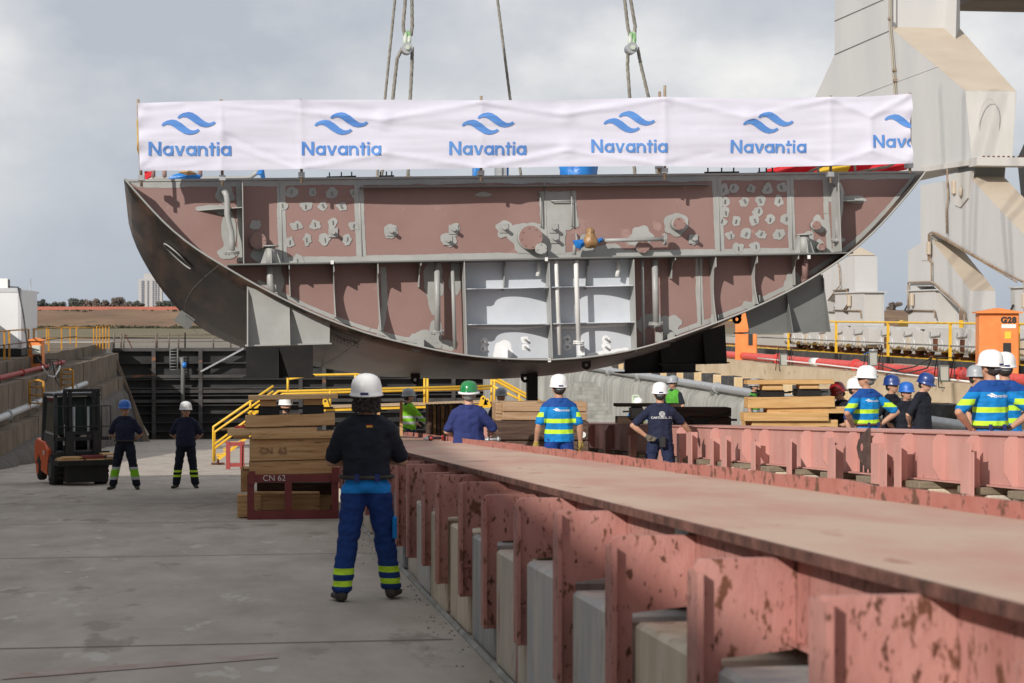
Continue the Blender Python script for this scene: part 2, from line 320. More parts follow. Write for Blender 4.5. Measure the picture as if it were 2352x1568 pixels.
def band(pts,w,a=1.2):                                    # a strip along a line of pixels
    L1=[];L2=[]
    for i,p in enumerate(pts):
        q=pts[min(i+1,len(pts)-1)]; o=pts[max(i-1,0)]; dx,dy=q[0]-o[0],q[1]-o[1]; l=math.hypot(dx,dy); nx,ny=-dy/l,dx/l
        L1.append((p[0]+nx*w/2,p[1]+ny*w/2)); L2.append((p[0]-nx*w/2,p[1]-ny*w/2))
    for i in range(len(pts)-1): coat([L1[i],L1[i+1],L2[i+1],L2[i]],a*.6,step=9)
U=range(300,2090,60)
coat([(296,418)]+[(2116,398)]+[(2100,412)]+[(u,deckv(u)+14+random.uniform(-2,2)) for u in range(2080,300,-40)],.8)
coat([(640,tl(640)-16)]+[(u,tl(u)-16+random.uniform(-1.5,1.5)) for u in range(700,1950,50)]+[(1950,tl(1950)-1),(600,tl(600)-1)],.5)
band([(646,420),(646,500),(650,596)],20); band([(824,418),(826,500),(830,588)],22); band([(1646,408),(1650,500),(1654,576)],22); band([(1814,404),(1816,480),(1820,572)],17)
band([(1895,404),(1898,490),(1906,578)],12); band([(548,424),(551,520),(552,600)],12)
coat([(1238,440),(1322,438),(1324,470),(1330,520),(1300,530),(1298,582),(1256,584),(1250,530),(1240,500)],1.5)
for u,v,ru,rv in((516,444,20,22),(512,482,16,14),(524,540,20,50),(523,578,24,16),(480,480,34,7),(586,516,13),(612,590,34,22),(897,530,17),(1044,527,12),(1030,550,18),(1157,524,18),(1214,545,42,38),(1553,514,26),(1592,550,12),(1470,545,26,26),(1880,515,14,18),(1882,566,12),(1918,440,22,24),(1960,457,26,8),(1345,556,20,20),(1400,575,36,18),(1850,560,26,26),(1110,446,20,6),(1085,440,8,10),(980,585,22,6),(1700,570,40,8)) if False else (): pass
for q in((516,444,21,23),(512,482,16,14),(524,535,18,48),(523,578,25,16),(485,479,38,8),(586,516,14,12),(612,590,36,22),(897,530,17,17),(1044,527,12,14),(1030,550,18,16),(1157,524,19,20),(1214,545,44,40),(1553,514,27,26),(1592,550,12,11),(1470,545,27,26),(1880,515,17,20),(1882,566,15,16),(1918,440,22,24),(1960,457,28,9),(1345,560,24,20),(1400,575,36,16),(1850,560,26,26),(1110,446,20,5)): blob(*q)
SL1=[(1437,875),(1600,878),(1750,883),(1915,883),(1550,980),(1677,983),(1822,985),(1475,1130),(1622,1125),(1752,1113),(1915,1133),(1425,1255),(1558,1238),(1690,1235),(1860,1238),(1490,1395),(1370,980)]
SL2=[(425,270),(500,258),(632,262),(760,262),(868,255),(430,362),(578,362),(705,355),(843,355),(430,440),(685,435),(655,500),(778,492),(895,497),(520,508),(408,515),(470,620),(595,605),(710,610),(845,610),(530,712),(662,705)]
studs=[(236.1+.3012*x,177.1+.3012*y) for x,y in SL1]+[(1534.8+.3012*x,354.2+.3012*y) for x,y in SL2]
for u,v in studs: blob(u,v,random.uniform(9.5,14),random.uniform(9,14),a=1.5)
# primer along the shell, upper and lower
fpx=resamp(FL,40); frx=resamp(FR,40)
def shift(p,w): return p
band([(p[0]+7,p[1]-7) for p in frx[2:14]][::1],12) if False else None
band([(p[0]-9,p[1]-9) for p in frx[1:15]],11); band([(p[0]-4,p[1]-9) for p in frx[16:30]],11)
band([(p[0]+3,p[1]-9) for p in fpx[14:32]],9)
band([(880,612),(884,700),(872,770)],14); band([(1605,592),(1606,670),(1610,742)],16)
for q in((995,650,22,60),(1022,790,22,10),(965,785,28,26),(1000,760,14,30),(1045,640,14,44),(1500,735,26,18),(1540,745,26,24),(1475,745,14,16),(636,642,14,40),(1820,650,20,26),(900,778,40,5),(1720,700,16,8)): blob(*q)
gpo=gp.build('primer_coat',[grey],bh,norm=False)
for f in gpo.data.polygons: pass
# white-painted compartment
wb=B(); coat([(1064,tl(1064)+3),(1446,tl(1446)+3),(1452,806),(1400,814),(1330,821),(1262,823),(1190,822),(1120,819),(1068,815)],0,wb); wb.build('painted_compartment',white,fl,norm=False)
wb=B()
for q in((1155,806,32,36),(1111,784,8,9),(1111,800,8,8),(1206,780,9,9),(1206,797,8,8),(1303,779,9,9),(1303,796,9,9),(1391,779,10,9),(1392,797,10,9)): blob(q[0],q[1],q[2]*(.75 if q[2]>20 else 1),q[3]*(.7 if q[2]>20 else 1),wb)
coat([(1070,750),(1120,756),(1180,757),(1245,752),(1250,748),(1180,752),(1110,750)],.6,wb); coat([(1272,756),(1350,754),(1440,748),(1440,741),(1360,748),(1272,750)],.6,wb); coat([(1345,820),(1446,803),(1440,797),(1350,811)],.8,wb); coat([(1076,670),(1180,674),(1245,668),(1180,668),(1090,664)],.6,wb)
wb.build('fresh_paint',wbright,fl,norm=False)
# vertical webs of the lower tier
def web(u0,v0,u1,v1,dt,dm,db,m=grey,th=.014,name='web_frame',straight=False,foot=True):
    a=P(u0,v0,Yf); c=P(u1,v1,Yf); n=30; pts=[]
    for i in range(n+1):
        t=i/n; p=a.lerp(c,t)
        d=dt if straight else (dt if t<.2 else (dt*.62+(dm-dt*.62)*min(1,(t-.2)/.3)**.6 if t<.5 else (dm if not foot else dm+(db-dm)*((t-.5)/.5)**2)))
        pts.append(p+V((-th/2,-d,-SL*-d*0)))
    b=B(); b.prism([a+V((-th/2,0,0))]+pts+[c+V((-th/2,0,0))],(th,0,0))
    return b.build(name,m,blk)
for u0,v0,u1,v1 in((663,607,666,680),(764,605,769,728),(864,603,872,758),(962,601,960,660),(1539,590,1538,640),(1630,588,1636,742),(1724,586,1730,698),(1818,584,1820,655)):
    web(u0,v0,u1,v1,.44,.17,.34,foot=(v1-v0)>90)
for u0,v0,u1,v1 in((1158,600,1155,668),(1348,597,1344,665)): web(u0,v0,u1,v1,.26,.1,.1,foot=False)
for u0,v0,u1,v1 in((1060,602,1066,815),(1252,600,1260,821),(1444,597,1450,806)): web(u0,v0,u1,v1,.45,.45,.45,straight=True)
for u0,v0,u1,v1,w in((557,416,560,607,.46),(1907,400,1914,579,.46)):
    web(u0,v0,u1,v1,w,w,w,straight=True,th=.016)
# horizontal stringers in the white bay (curved free edge)
def stringer(u0,v0,u1,v1,m=white,d0=.42,dm=.2):
    a=P(u0,v0,Yf); c=P(u1,v1,Yf); pts=[]
    for i in range(17):
        t=i/16; d=d0 if (t<.1 or t>.84) else dm+(d0-dm)*abs((t-.47)/.37)**2.4
        pts.append(a.lerp(c,t)+V((0,-d,0)))
    b=B(); b.prism([a]+pts+[c],(0,0,.014)); return b.build('stringer',m,blk)
for q in((1064,665,1250,661),(1258,661,1444,657),(1066,746,1252,744),(1260,744,1448,740)): stringer(*q)
# triangular brackets and shelves beside the wing webs
def shelf(u0,v0,u1,v1,d): a=P(u0,v0,Yf); c=P(u1,v1,Yf); b=B(); b.prism([a,c,c+V((0,-d,0)),c.lerp(a,.6)+V((0,-d*.6,0))],(0,0,.014)); b.build('bracket',grey,blk)
shelf(452,484,556,479,.3); shelf(1985,462,1914,464,.3)
# pipes: (pixels, radius px, depth off the plate)
def pipe(pts,rpx,d=.22,m=pipem,name='pipe',fl=None,start=False):
    s=Yf/FX; q=[P(u,v,Yf-d) for u,v in pts]
    if start: q=[P(pts[0][0],pts[0][1],Yf)]+q
    b=B(); b.tube(q,rpx*s,14); o=b.build(name,m,blk)
    if fl:
        for (u,v,rp,hor) in fl:
            c=P(u,v,Yf-d); f=B(); ax=V((0,0,1)) if not hor else V((1,0,0)); f.disc(c-ax*.02,ax,rp*s,.018,20); f.disc(c+ax*.004,ax,rp*s,.018,20)
            for k in range(6):
                a=k*math.pi/3; w=V((math.cos(a),math.sin(a),0)) if not hor else V((0,math.cos(a),math.sin(a)))
                f.tube([c+w*rp*s*.8-ax*.04,c+w*rp*s*.8+ax*.04],.01,6)
            f.build('flange',m,o)
    return o
pipe([(516,440),(520,447),(522,458),(522,490),(525,510),(531,532),(533,555),(533,581)],7,.26,fl=[(533,580,17,False)],start=True)
pipe([(1918,422),(1926,425),(1931,436),(1930,478),(1926,500),(1925,520),(1925,550)],7,.26,fl=[(1925,552,17,False)],start=True)
pipe([(1319,585),(1320,566),(1324,558)],4.5,.2); pipe([(1384,552),(1430,551),(1524,549)],4.6,.24,fl=[(1527,549,14,True)])
pipe([(1004,603),(1005,764)],7,.22,fl=[(1005,763,16,False)]); pipe([(1039,602),(1045,802)],4.4,.22); pipe([(1475,596),(1479,800)],3.6,.22); pipe([(1504,596),(1507,743)],7.5,.22,fl=[(1507,744,18,False)])
pipe([(620,607),(621,650),(628,672)],8,.2); pipe([(1849,583),(1850,640)],8,.2,m=brown)
pipe([(1277,598),(1278,625),(1286,815)],5,.33,m=whitep); pipe([(1323,597),(1324,640),(1329,782)],5.5,.33,m=whitep,fl=[(1329,787,13,False)]); pipe([(1237,600),(1237,620),(1235,634)],5,.15,m=whitep); pipe([(1419,598),(1420,620),(1417,635)],5,.15,m=whitep)
for u0,v0,u1,v1 in((1241,444,1243,520),(1313,441,1314,518),(1323,536,1326,566),(1267,461,1310,461)):
    s_=B(); a,c=P(u0,v0,Yf-.07),P(u1,v1,Yf-.07); s_.tube([a+V((0,.07,0)),a,c,c+V((0,.07,0))],.013,8); s_.build('grab_rail',pipem,blk)
# round bolted covers
def cover(u,v,rp,d=.12,m=brown,nb=8):
    s=Yf/FX; c=P(u,v,Yf); b=B(); b.disc(c,(0,-1,0),rp*s*1.0,d,32); o=b.build('port_cover',grey,blk)
    b=B(); b.disc(c+V((0,-d,0)),(0,-1,0),rp*s*.97,.012,32); 
    for k in range(nb):
        a=k*2*math.pi/nb+.2; w=V((math.cos(a),0,math.sin(a)))*rp*s*.78; b.disc(c+w+V((0,-d-.012,0)),(0,-1,0),.012,.014,6)
    b.build('cover_plate',m,o)
cover(593,554,19); cover(1215,546,28,.2); cover(1238,572,13,.3,grey,4); cover(1553,515,15,.25,brown,4); cover(1870,518,11,.15,brown,4); cover(1882,567,9,.15,brown,4); cover(1474,566,16,.1,brown,6)
for u,v in((765,534),(898,531),(1041,527),(1028,552),(1157,524),(1271,524),(1273,548),(1592,549),(1303,779),(1303,796),(1391,778),(1391,797),(1206,780),(1206,797),(1111,784),(1111,800)):
    s=Yf/FX; c=P(u,v,Yf); b=B(); small=v>700; r=.026 if small else .042
    if not small: b.box(c.x-.075,c.x+.075,Yf-.03,Yf,c.z-.075,c.z+.075)
    b.tube([c,c+V((0,-.16 if not small else -.09,0))],r*.75,10); b.build('nozzle',pipem,blk)
for i,(u,v) in enumerate(studs):
    c=P(u+random.uniform(-2,2),v+random.uniform(-2,2),Yf); a=random.uniform(-.5,.5); w=V((math.sin(a),0,math.cos(a)))*.034
    b=B(); b.bar(c-w+V((0,-.012,0)),c+w+V((0,-.012,0)),.012,.03); b.build('stud',dgrey,blk)
# pipe stools standing on the tank top
for u,v0,v1,m in((622,607,566,grey),(1848,582,540,grey)):
    s=Yb/FX; c=P(u,v0,Yb+.25); t=P(u,v1,Yb+.25); b=B(); b.tube([c,t],.075,14); b.disc(t,(0,0,1),.13,.02,16)
    for sx in(-1,1): b.prism([c+V((sx*.07,0,0)),c+V((sx*.17,0,0)),t+V((sx*.08,0,-.03))],(0,.012,0))
    b.prism([c+V((0,-.07,0)),c+V((0,-.2,0)),t+V((0,-.08,-.03))],(.012,0,0)); b.build('pipe_stool',m,blk)
# feet/clips at the shell
for u,v in((965,790),(1157,812),(1333,806),(1512,775),(1540,775),(1640,735),(1735,690)):
    c=P(u,v,Yf-.12); b=B(); b.box(c.x-.05,c.x+.05,c.y-.01,c.y+.01,c.z-.07,c.z+.09); b.box(c.x+.045,c.x+.055,c.y-.1,c.y+.1,c.z-.07,c.z+.09); b.build('clip',grey if u>1400 or u<1000 else wbright,blk)
# wrapped valve
c=P(1358,548,Yf-.28); b=B(); prof=[(.0,-.17),(.13,-.15),(.16,-.05),(.12,.05),(.08,.12),(.07,.2),(.0,.24)]
b.rev([(r*.7,z*.8) for r,z in prof],c,14); o=b.build('wrapped_valve',btape,blk)
for v_ in o.data.vertices: v_.co+=V((noise.noise(v_.co*9),noise.noise(v_.co*9+V((5,0,0))),noise.noise(v_.co*8+V((0,7,0)))))*.05
def rag(pts,Y,m,name,par):
    b=B(); q=[P(u,v,Y) for u,v in pts]; c=sum(q,V())/len(q)+V((0,-.06,0))
    for i in range(len(q)):
        b.face([q[i],q[(i+1)%len(q)],c])
    for i in range(len(q)): b.face([q[(i+1)%len(q)]+V((0,.05,0)),q[i]+V((0,.05,0)),c+V((0,.16,0))])
    return b.build(name,m,par)
rag([(1316,552),(1340,549),(1352,552),(1345,563),(1332,572),(1322,566)],Yf-.3,tarp,'tarp_scrap',blk); rag([(1372,549),(1386,544),(1384,555),(1374,558)],Yf-.3,tarp,'tarp_scrap',blk)
# things on the deck edge
zdk=lambda u,Y=Yf: P(u,deckv(u),Y).z
def deckpipe(pts,r,Y,m,name): b=B(); b.tube([P(u,v,Y) for u,v in pts],r*Y/FX,10); return b.build(name,m,blk)
deckpipe([(338,414),(350,410),(560,409),(575,407),(588,398),(600,380)],5,34,pipem,'deck_pipe'); 
for u in(352,378,460): deckpipe([(u,410),(u,380)],5,34,brown,'deck_pipe')
rag([(384,410),(395,402),(408,398),(425,395),(445,398),(462,402),(458,414),(420,415),(390,414)],33.8,tarp,'deck_tarp',blk); rag([(588,400),(596,388),(606,385),(610,412),(600,412),(598,402)],33.8,tarp,'deck_tarp',blk); rag([(410,396),(425,380),(440,392),(455,399),(430,402)],33.6,btape,'tape_wrap',blk)
for p in([(750,414),(818,412)],[(1618,403),(1697,402)],[(1740,403),(1780,402)],[(870,412),(905,411)]):
    a,c=[P(u,v,33.2) for u,v in p]; b=B(); b.bar(a+V((0,0,.05)),c+V((0,0,.05)),.05,.03)
    for t in(.1,.5,.85): q=a.lerp(c,t); b.bar(q,q+V((0,0,.13)),.02,.03)
    b.build('deck_fitting',black,blk)
for u,w,v0,v1,m in((1152,24,413,380,galv),(1128,48,413,385,None)):
    if m: a=P(u-w/2,v0,35); c=P(u+w/2,v1,35); b=B(); b.box(a.x,c.x,35,35.3,a.z,c.z+.2); b.box(a.x+.05,a.x+.09,34.95,35,a.z,c.z+.2); b.build('deck_post',m,blk)
for us,bot,top in(((1088,1104),412,384),((1158,1169),412,384)):
    a=P(us[0],bot,35.3); c=P(us[1],top,35.3); b=B(); b.box(a.x,c.x,35.3,35.6,a.z-.1,c.z+.2); b.build('wrapped_locker',tarp,blk,bevel=.03)
c=P(1328,412,36); b=B(); b.rev([(.33,-.3),(.34,.0),(.335,.12),(.345,.25),(.34,.5),(.3,.6),(0,.65)],c,22); o=b.build('wrapped_machine',tarp,blk)
for v_ in o.data.vertices: v_.co+=V((noise.noise(v_.co*5),noise.noise(v_.co*5+V((5,0,0))),0))*.07
for k,(u,v) in enumerate(((873,408),(938,408),(1460,403))):
    c=P(u,v,36.2); b=B(); b.tube([c+V((0,0,-.1)),c+V((0,0,.03))],.065,12); b.box(c.x-.1,c.x+.1,c.y-.02,c.y+.02,c.z-.2,c.z+.0); b.build('lifting_lug',scaf,blk)
# ---- support cradles welded under the hull
def cradle(top,bot,Y,m,ribs,fl0,fl1,fv0,fv1):
    b=B(); b.prism([P(u,v,Y) for u,v in top+bot],(0,.02,0)); o=b.build('support_cradle',m,blk)
    b=B(); b.prism([P(fl0,fv0,Y-.12),P(fl1,fv1,Y-.12),P(fl1,fv1,Y-.12)+V((0,0,.02)),P(fl0,fv0,Y-.12)+V((0,0,.02))],(0,.8,0)); b.build('flange',m,o)
    for u,v0,u1,v1,d in ribs:
        a=P(u,v0,Y);c=P(u1,v1,Y); b=B(); b.prism([a,a+V((0,-d*.25,-.1)),c+V((0,-d,0)),c],(.014,0,0)); b.build('rib',m,o)
cradle([(567,657),(620,676),(664,694),(715,717),(758,735)],[(757,790),(567,795)],Yb+.35,grey,[(663,698,664,792,.3),(568,662,568,795,.25)],563,762,795,790)
cradle([(1712,712),(1770,688),(1830,660),(1885,628)],[(1893,640),(1900,762),(1722,765)],Yb+.3,dgrey,[(1805,672,1808,763,.35),(1888,630,1899,762,.2)],1712,1908,767,762)
cradle([(565,796),(640,796),(719,792)],[(719,866),(565,868)],34.4,black,[(638,798,638,867,.25)],558,724,870,866)
cradle([(1435,822),(1520,795),(1598,770)],[(1598,855),(1435,857)],38.6,black,[(1515,795,1516,856,.25)],1428,1604,858,855)
cradle([(1540,790),(1600,765),(1665,745)],[(1670,835),(1540,838)],35.6,black,[(1613,765,1614,836,.25)],1532,1676,839,834)
cradle([(565,790),(680,800),(755,792)],[(700,795),(565,797)],37,black,[],560,750,798,795) if False else None
a=P(1222,858,38); b=B(); b.box(a.x-.1,a.x+.1,37.9,38.1,P(1222,930,38).z,a.z+.1); b.build('keel_post',black,blk)
for u,v,Y in((954,872,38.5),(1207,868,38),(1347,838,34),(1693,733,33)):
    c=P(u,v,Y); s=Y/FX; b=B(); n=14; r=11*s; ri=4*s
    for k in range(n):
        a0=2*math.pi*k/n; a1=2*math.pi*(k+1)/n
        def q(a,r_): 
            y=r_*math.sin(a); x=r_*math.cos(a); 
            return c+V((x,0,y))
        f=[q(a0,r),q(a1,r),q(a1,ri),q(a0,ri)]; b.prism(f,(0,.03,0))
    b.box(c.x-r,c.x+r,c.y+.001,c.y+.029,c.z+r*.5,c.z+r*1.7); b.build('lug',black,blk)
# thruster slot and sea-chest grille on the shell
def shellpt(u,v,d=.02):
    o=E; dd=ray(u,v).normalized(); hit=SHB.ray_cast(o,dd); 
    
    if hit[0] is None: return (P(u,v,36),V((0,-1,0)))
    n=hit[1] if hit[1].dot(dd)<0 else -hit[1]
    return (hit[0]+n*(d*.6+.012),n)
tm=bpy.data.meshes.new('t'); bb=bmesh.new(); vv=[[bb.verts.new(p) for p in s] for s in sec]
for i in range(7):
    for k in range(len(fr)-1): bb.faces.new((vv[i][k],vv[i][k+1],vv[i+1][k+1],vv[i+1][k]))
bb.normal_update(); SHB=BVHTree.FromBMesh(bb); bb.free()
b=B(); 
rg=[[shellpt(414+36*q*math.cos(t)*.78+ 4.5*q*math.sin(t)*-.55, 585+36*q*math.cos(t)*.72+4.5*q*math.sin(t)*.7,.045)[0] for t in [2*math.pi*k/28 for k in range(28)]] for q in (1,.75,.5,.25,.05)]
for i_ in range(4):
    for k in range(28): b.face([rg[i_][k],rg[i_][(k+1)%28],rg[i_+1][(k+1)%28],rg[i_+1][k]])
b.build('thruster_recess',black,sh,norm=False)
b=B(); pts=[shellpt(412+39*math.cos(t)*.78+5.5*math.sin(t)*-.55, 584+39*math.cos(t)*.72+5.5*math.sin(t)*.7,.05)[0] for t in [2*math.pi*k/28 for k in range(29)]]; b.tube(pts,.014,6,False); b.build('recess_rim',grey,sh)
b=B()
for i in range(9):
    for j in range(3+(i<6)):
        u=760+i*7.5; v=749+i*3.2+j*6.2; b.face([shellpt(u+x,v+y+x*.4,.06)[0] for x,y in((0,0),(4.2,0),(4.6,4),(.4,4))])
b.build('intake_grille',black,sh,norm=False)
b=B(); b.tube([shellpt(u,v,.01)[0] for u,v in((756,743),(795,757),(824,772),(828,779),(820,784),(790,777),(757,760))],.01,5,False); b.build('grille_rim',dgrey,sh)
dens=lambda L:[(a[0]+(c[0]-a[0])*k/8,a[1]+(c[1]-a[1])*k/8) for a,c in zip(L,L[1:]) for k in range(9)]
for pts in([(505,606),(470,635),(444,662),(428,690),(424,720)],[(424,720),(432,745),(455,765)]) : 
    b=B(); b.tube([shellpt(u,v,.002)[0] for u,v in dens(pts)],.006,5,False); b.build('weld_seam',dgrey,sh)
b=B(); b.tube([shellpt(u,v,.002)[0] for u,v in dens([(840,770),(780,815),(735,842)])],.008,5,False); b.build('weld_seam',dgrey,sh)
c=P(424,735,38); b=B(); b.obox(c,(.13,0,-.09),(0,.02,0),(.07,0,.1)); b.build('lug',dgrey,blk)
for u,v in((763,602),(1255,595),(1262,827),(1858,590)):
    c=P(u,v,Yb-.02); b=B(); b.box(c.x-.025,c.x+.025,c.y-.004,c.y,c.z-.03,c.z+.03); b.build('survey_target',whitep,blk)
# vertical weld beads on the bulkhead
for u0,v0,u1,v1 in((643,420,650,598),(824,418,832,588),(1250,414,1258,586),(1647,408,1655,576),(1815,404,1821,572)):
    b=B(); b.tube([P(u0,v0,Yf-.006),P(u1,v1,Yf-.006)],.011,6); b.build('weld_bead',grey,bh)
b=B(); b.tube([P(1605,592,Yf-.006),P(1611,745,Yf-.006)],.011,6); b.build('weld_bead',grey,fl)

# ================= BANNER AND POLES =================
ban=thing('banner','long white cloth banner with blue wave logos along the deck edge of the hull block','banner')
YB=31.75
TOP=[(317,236),(400,233),(508,231),(688,229),(880,229),(1105,231),(1300,229),(1527,222),(1720,226),(1908,222),(2000,221),(2087,215)]
BOT=[(322,391),(508,391),(690,388),(880,390),(1105,386),(1300,382),(1527,381),(1720,384),(1908,380),(2000,378),(2093,375)]
def itp(T,u):
    u=max(T[0][0],min(T[-1][0],u))
    for a,c in zip(T,T[1:]):
        if a[0]<=u<=c[0]: return a[1]+(c[1]-a[1])*(u-a[0])/(c[0]-a[0])
PINS=[(508,305),(508,390),(688,231),(690,388),(880,275),(880,352),(1105,232),(1105,386),(1303,262),(1303,345),(1527,224),(1527,381),(1720,270),(1908,224),(1908,380),(2000,268),(2000,345),(322,240),(322,390),(2088,218),(2092,374)]
CREASE=[(508,242,880,276,-.05),(880,276,1105,236,-.06),(880,290,1040,300,.03),(880,352,1105,385,-.06),(880,352,690,386,-.05),(690,386,510,305,.045),(690,386,560,345,-.04),(1105,385,1303,346,-.06),(1303,346,1527,379,-.05),(1303,262,1527,226,-.07),(1303,262,1105,236,-.05),(1527,226,1720,270,-.05),(1720,270,1908,226,-.05),(1720,330,1908,378,.04),(1908,226,2000,268,-.07),(2000,268,2088,220,-.07),(1908,380,2000,346,-.05),(2000,346,2090,372,-.05),(690,232,760,290,.03),(330,245,420,238,-.04),(325,388,400,330,.03),(322,388,450,375,-.04),(1527,378,1640,350,.035),(1540,240,1600,300,.03),(508,250,508,385,-.03),(690,236,692,380,-.02),(1527,230,1527,378,-.03),(1908,230,1908,376,-.03),(1105,236,1105,380,-.02),(2000,268,2000,346,-.03),(600,250,880,300,.02),(1130,250,1300,275,.025),(1130,365,1290,335,.025),(1350,330,1500,370,.02),(740,240,880,262,.02)]
def wave(u,v):
    w=.04*math.sin(u*.004+1)+.012*math.sin(u*.011+v*.02)+.02*noise.noise(V((u*.004,v*.035,2)))+.008*noise.noise(V((u*.01+v*.02,v*.09,5)))
    for a,c in PINS:
        r=math.hypot(u-a,v-c)
        if r<60: w+=-.03*math.exp(-(r/20)**2)
    for (ax,ay,bx,by,am) in CREASE:
        dx,dy=bx-ax,by-ay; l=math.hypot(dx,dy); t=((u-ax)*dx+(v-ay)*dy)/l/l
        if -.1<t<1.1:
            dist=((u-ax)*dy-(v-ay)*dx)/l
            if abs(dist)<30: e_=max(0,min(1,(t+.1)*6,(1.1-t)*6)); wd=3+5*math.sin(math.pi*max(0,min(1,t))); w+=.42*am*e_*math.exp(-(dist/wd)**2)*(1 if dist>0 else .8)
    ed=min(abs(u-318),abs(u-2092)); w+=.03*math.sin(v*.12+u*.03)*math.exp(-ed/18)
    return w
def bp(u,v,off=0): p=P(u,v,YB); return p+V((0,wave(u,v)-off,0))
b=B(); NU,NV=420,34; gv=[]
for i in range(NU+1):
    u=317+(2093-317)*i/NU; col=[]
    for j in range(NV+1):
        t=j/NV; v=itp(TOP,u)*(1-t)+itp(BOT,u)*t; uu=u+ (5*t-1 if u<420 else 0)*max(0,1-(u-317)/100)+(3*math.sin(t*9)*math.exp(-(2093-u)/14))
        col.append(b.b.verts.new(bp(uu,v)))
    gv.append(col)
for i in range(NU):
    for j in range(NV): b.b.faces.new((gv[i][j],gv[i][j+1],gv[i+1][j+1],gv[i+1][j])).smooth=True
b.build('banner_cloth',cloth,ban,norm=False)
def glyph(ch):
    if ch=='N': return [[(0,0),(0,1),(.2,1),(.68,.3),(.68,1),(.87,1),(.87,0),(.68,0),(.19,.7),(.19,0)]],.99
    def ring(cx,cy,R_,r_,a0,a1,n=16):
        a=[a0+(a1-a0)*k/n for k in range(n+1)]
        return [[(cx+R_*math.cos(a[k]),cy+R_*math.sin(a[k])),(cx+R_*math.cos(a[k+1]),cy+R_*math.sin(a[k+1])),(cx+r_*math.cos(a[k+1]),cy+r_*math.sin(a[k+1])),(cx+r_*math.cos(a[k]),cy+r_*math.sin(a[k]))] for k in range(n)]
    rc=lambda x0,x1,y0,y1:[(x0,y0),(x1,y0),(x1,y1),(x0,y1)]
    if ch=='a': return ring(.35,.36,.36,.19,0,2*math.pi,22)+[rc(.55,.72,0,.72)],.80
    if ch=='v': return [[(0,.72),(.19,.72),(.36,.22),(.53,.72),(.71,.72),(.45,0),(.26,0)]],.78
    if ch=='n': return [rc(0,.17,0,.72)]+ring(.34,.38,.34,.17,0,math.pi,12)+[rc(.51,.68,0,.38)],.78
    if ch=='t': return [rc(.12,.29,0,.95),rc(0,.45,.56,.72)],.53
    if ch=='i': return [rc(0,.17,0,.72),rc(0,.17,.82,.98)],.28
SW=[(445,365),(460,345),(490,330),(530,322),(562,328),(600,350),(640,383),(668,400),(690,405),(710,400),(725,391),(738,405),(715,422),(690,432),(655,437),(618,428),(575,403),(535,374),(510,361),(482,360),(455,372)]
def swoosh(): 
    A=[((x-348)/105,(595-y)/105) for x,y in SW]; return [A,[(x+122/105,y+57/105) for x,y in A]]
def putsign(u0,v0,cap,wid,rot=0,clip=None):
    s=B(); x=0; k=0; pieces=[]
    for ch in 'Navantia':
        g,w=glyph(ch)
        for q in g: pieces.append([(a+x,c) for a,c in q])
        x+=w
    fx=wid/(x-.08)
    for q in pieces:
        k+=1; pts=[(u0+a*fx,v0-c*cap+rot*a*fx) for a,c in q]
        if clip: pts=[(min(a,clip),c) for a,c in pts]
        if max(p[0] for p in pts)-min(p[0] for p in pts)<.05: continue
        s.face([bp(a,c,.012+.0006*(k%8)) for a,c in pts])
    s.build('banner_lettering',blue,ban,norm=False)
    s=B(); n=0
    for q in swoosh():
        pts=[(u0+a*cap*.99,v0-c*cap+rot*a*cap) for a,c in q]
        if clip: pts=[(min(a,clip),c) for a,c in pts]
        # split into slices so that it follows the cloth
        for tri in tessellate_polygon([[V((a,c,0)) for a,c in pts]]): s.face([bp(pts[i_][0],pts[i_][1],.014) for i_ in tri])
    s.build('banner_logo',blue,ban,norm=False)
for q in((341,357,32,190,.003),(693,356.5,31.5,182,.003),(1031,356,31,177,.0),(1358,350,30.5,175,.0),(1679,350.5,30,174,.0)): putsign(*q)
putsign(2005,339,29.5,172,-.01,2092)
for i,(u,v0,v1) in enumerate(((322,228,428),(508,228,428),(690,227,420),(1105,220,416),(1515,210,400),(1527,196,413),(1908,219,420),(2090,213,398))):
    a=P(u-5 if i==0 else u,v0,YB+.16); c=P(u+(3 if v0>225 else 0),v1,YB+.16); b=B(); b.tube([a,c],.024,10)
    t=thing('scaffold_pole','%s scaffold tube from the left holding up the white banner'%('first second third fourth fifth sixth seventh eighth'.split()[i]),'pole','scaffold tubes behind the banner')
    b.build('tube',scaf,t); b=B(); q=c.lerp(a,.1); b.box(q.x-.05,q.x+.05,q.y-.03,q.y+.14,q.z-.04,q.z+.04); b.build('clamp',galv,t)
# flags hanging behind the banner
def flag(us,vs,cols,label,seed):
    t=thing('flag',label,'flag')
    n=len(cols)
    for k,(m,a0,a1) in enumerate(cols):
        b=B(); g=[]
        for i in range(11):
            row=[]
            for j in range(9):
                x=us[0]+(us[1]-us[0])*(a0+(a1-a0)*i/10); y=vs(x,j/8); row.append(b.b.verts.new(P(x,y,33.4)+V((0,.12*math.sin(x*.05+j*.5+seed),0))))
            g.append(row)
        for i in range(10):
            for j in range(8): b.b.faces.new((g[i][j],g[i][j+1],g[i+1][j+1],g[i+1][j])).smooth=True
        b.build('flag_band',m,t,norm=False)
    return t
lo_=lambda x,t: (375+ (x<1830)*(1830-x)*.18) + t*(404-375-(x>2000)*(x-2000)*.18)
flag((1765,2088),lo_,[(fred,0,.36),(fyel,.36,.57),(fred,.57,1)],'red and yellow flag sagging below the right end of the banner',1)
flag((314,326),lambda x,t:272+t*70+ (x-314)*3,[(fyel,0,.5),(fred,.5,1)],'bunched red and yellow flag edge showing left of the banner',2)
flag((331,348),lambda x,t:392+t*(26-(x-331)*.6),[(fred,0,1)],'small red flag corner beneath the left banner pole',3)
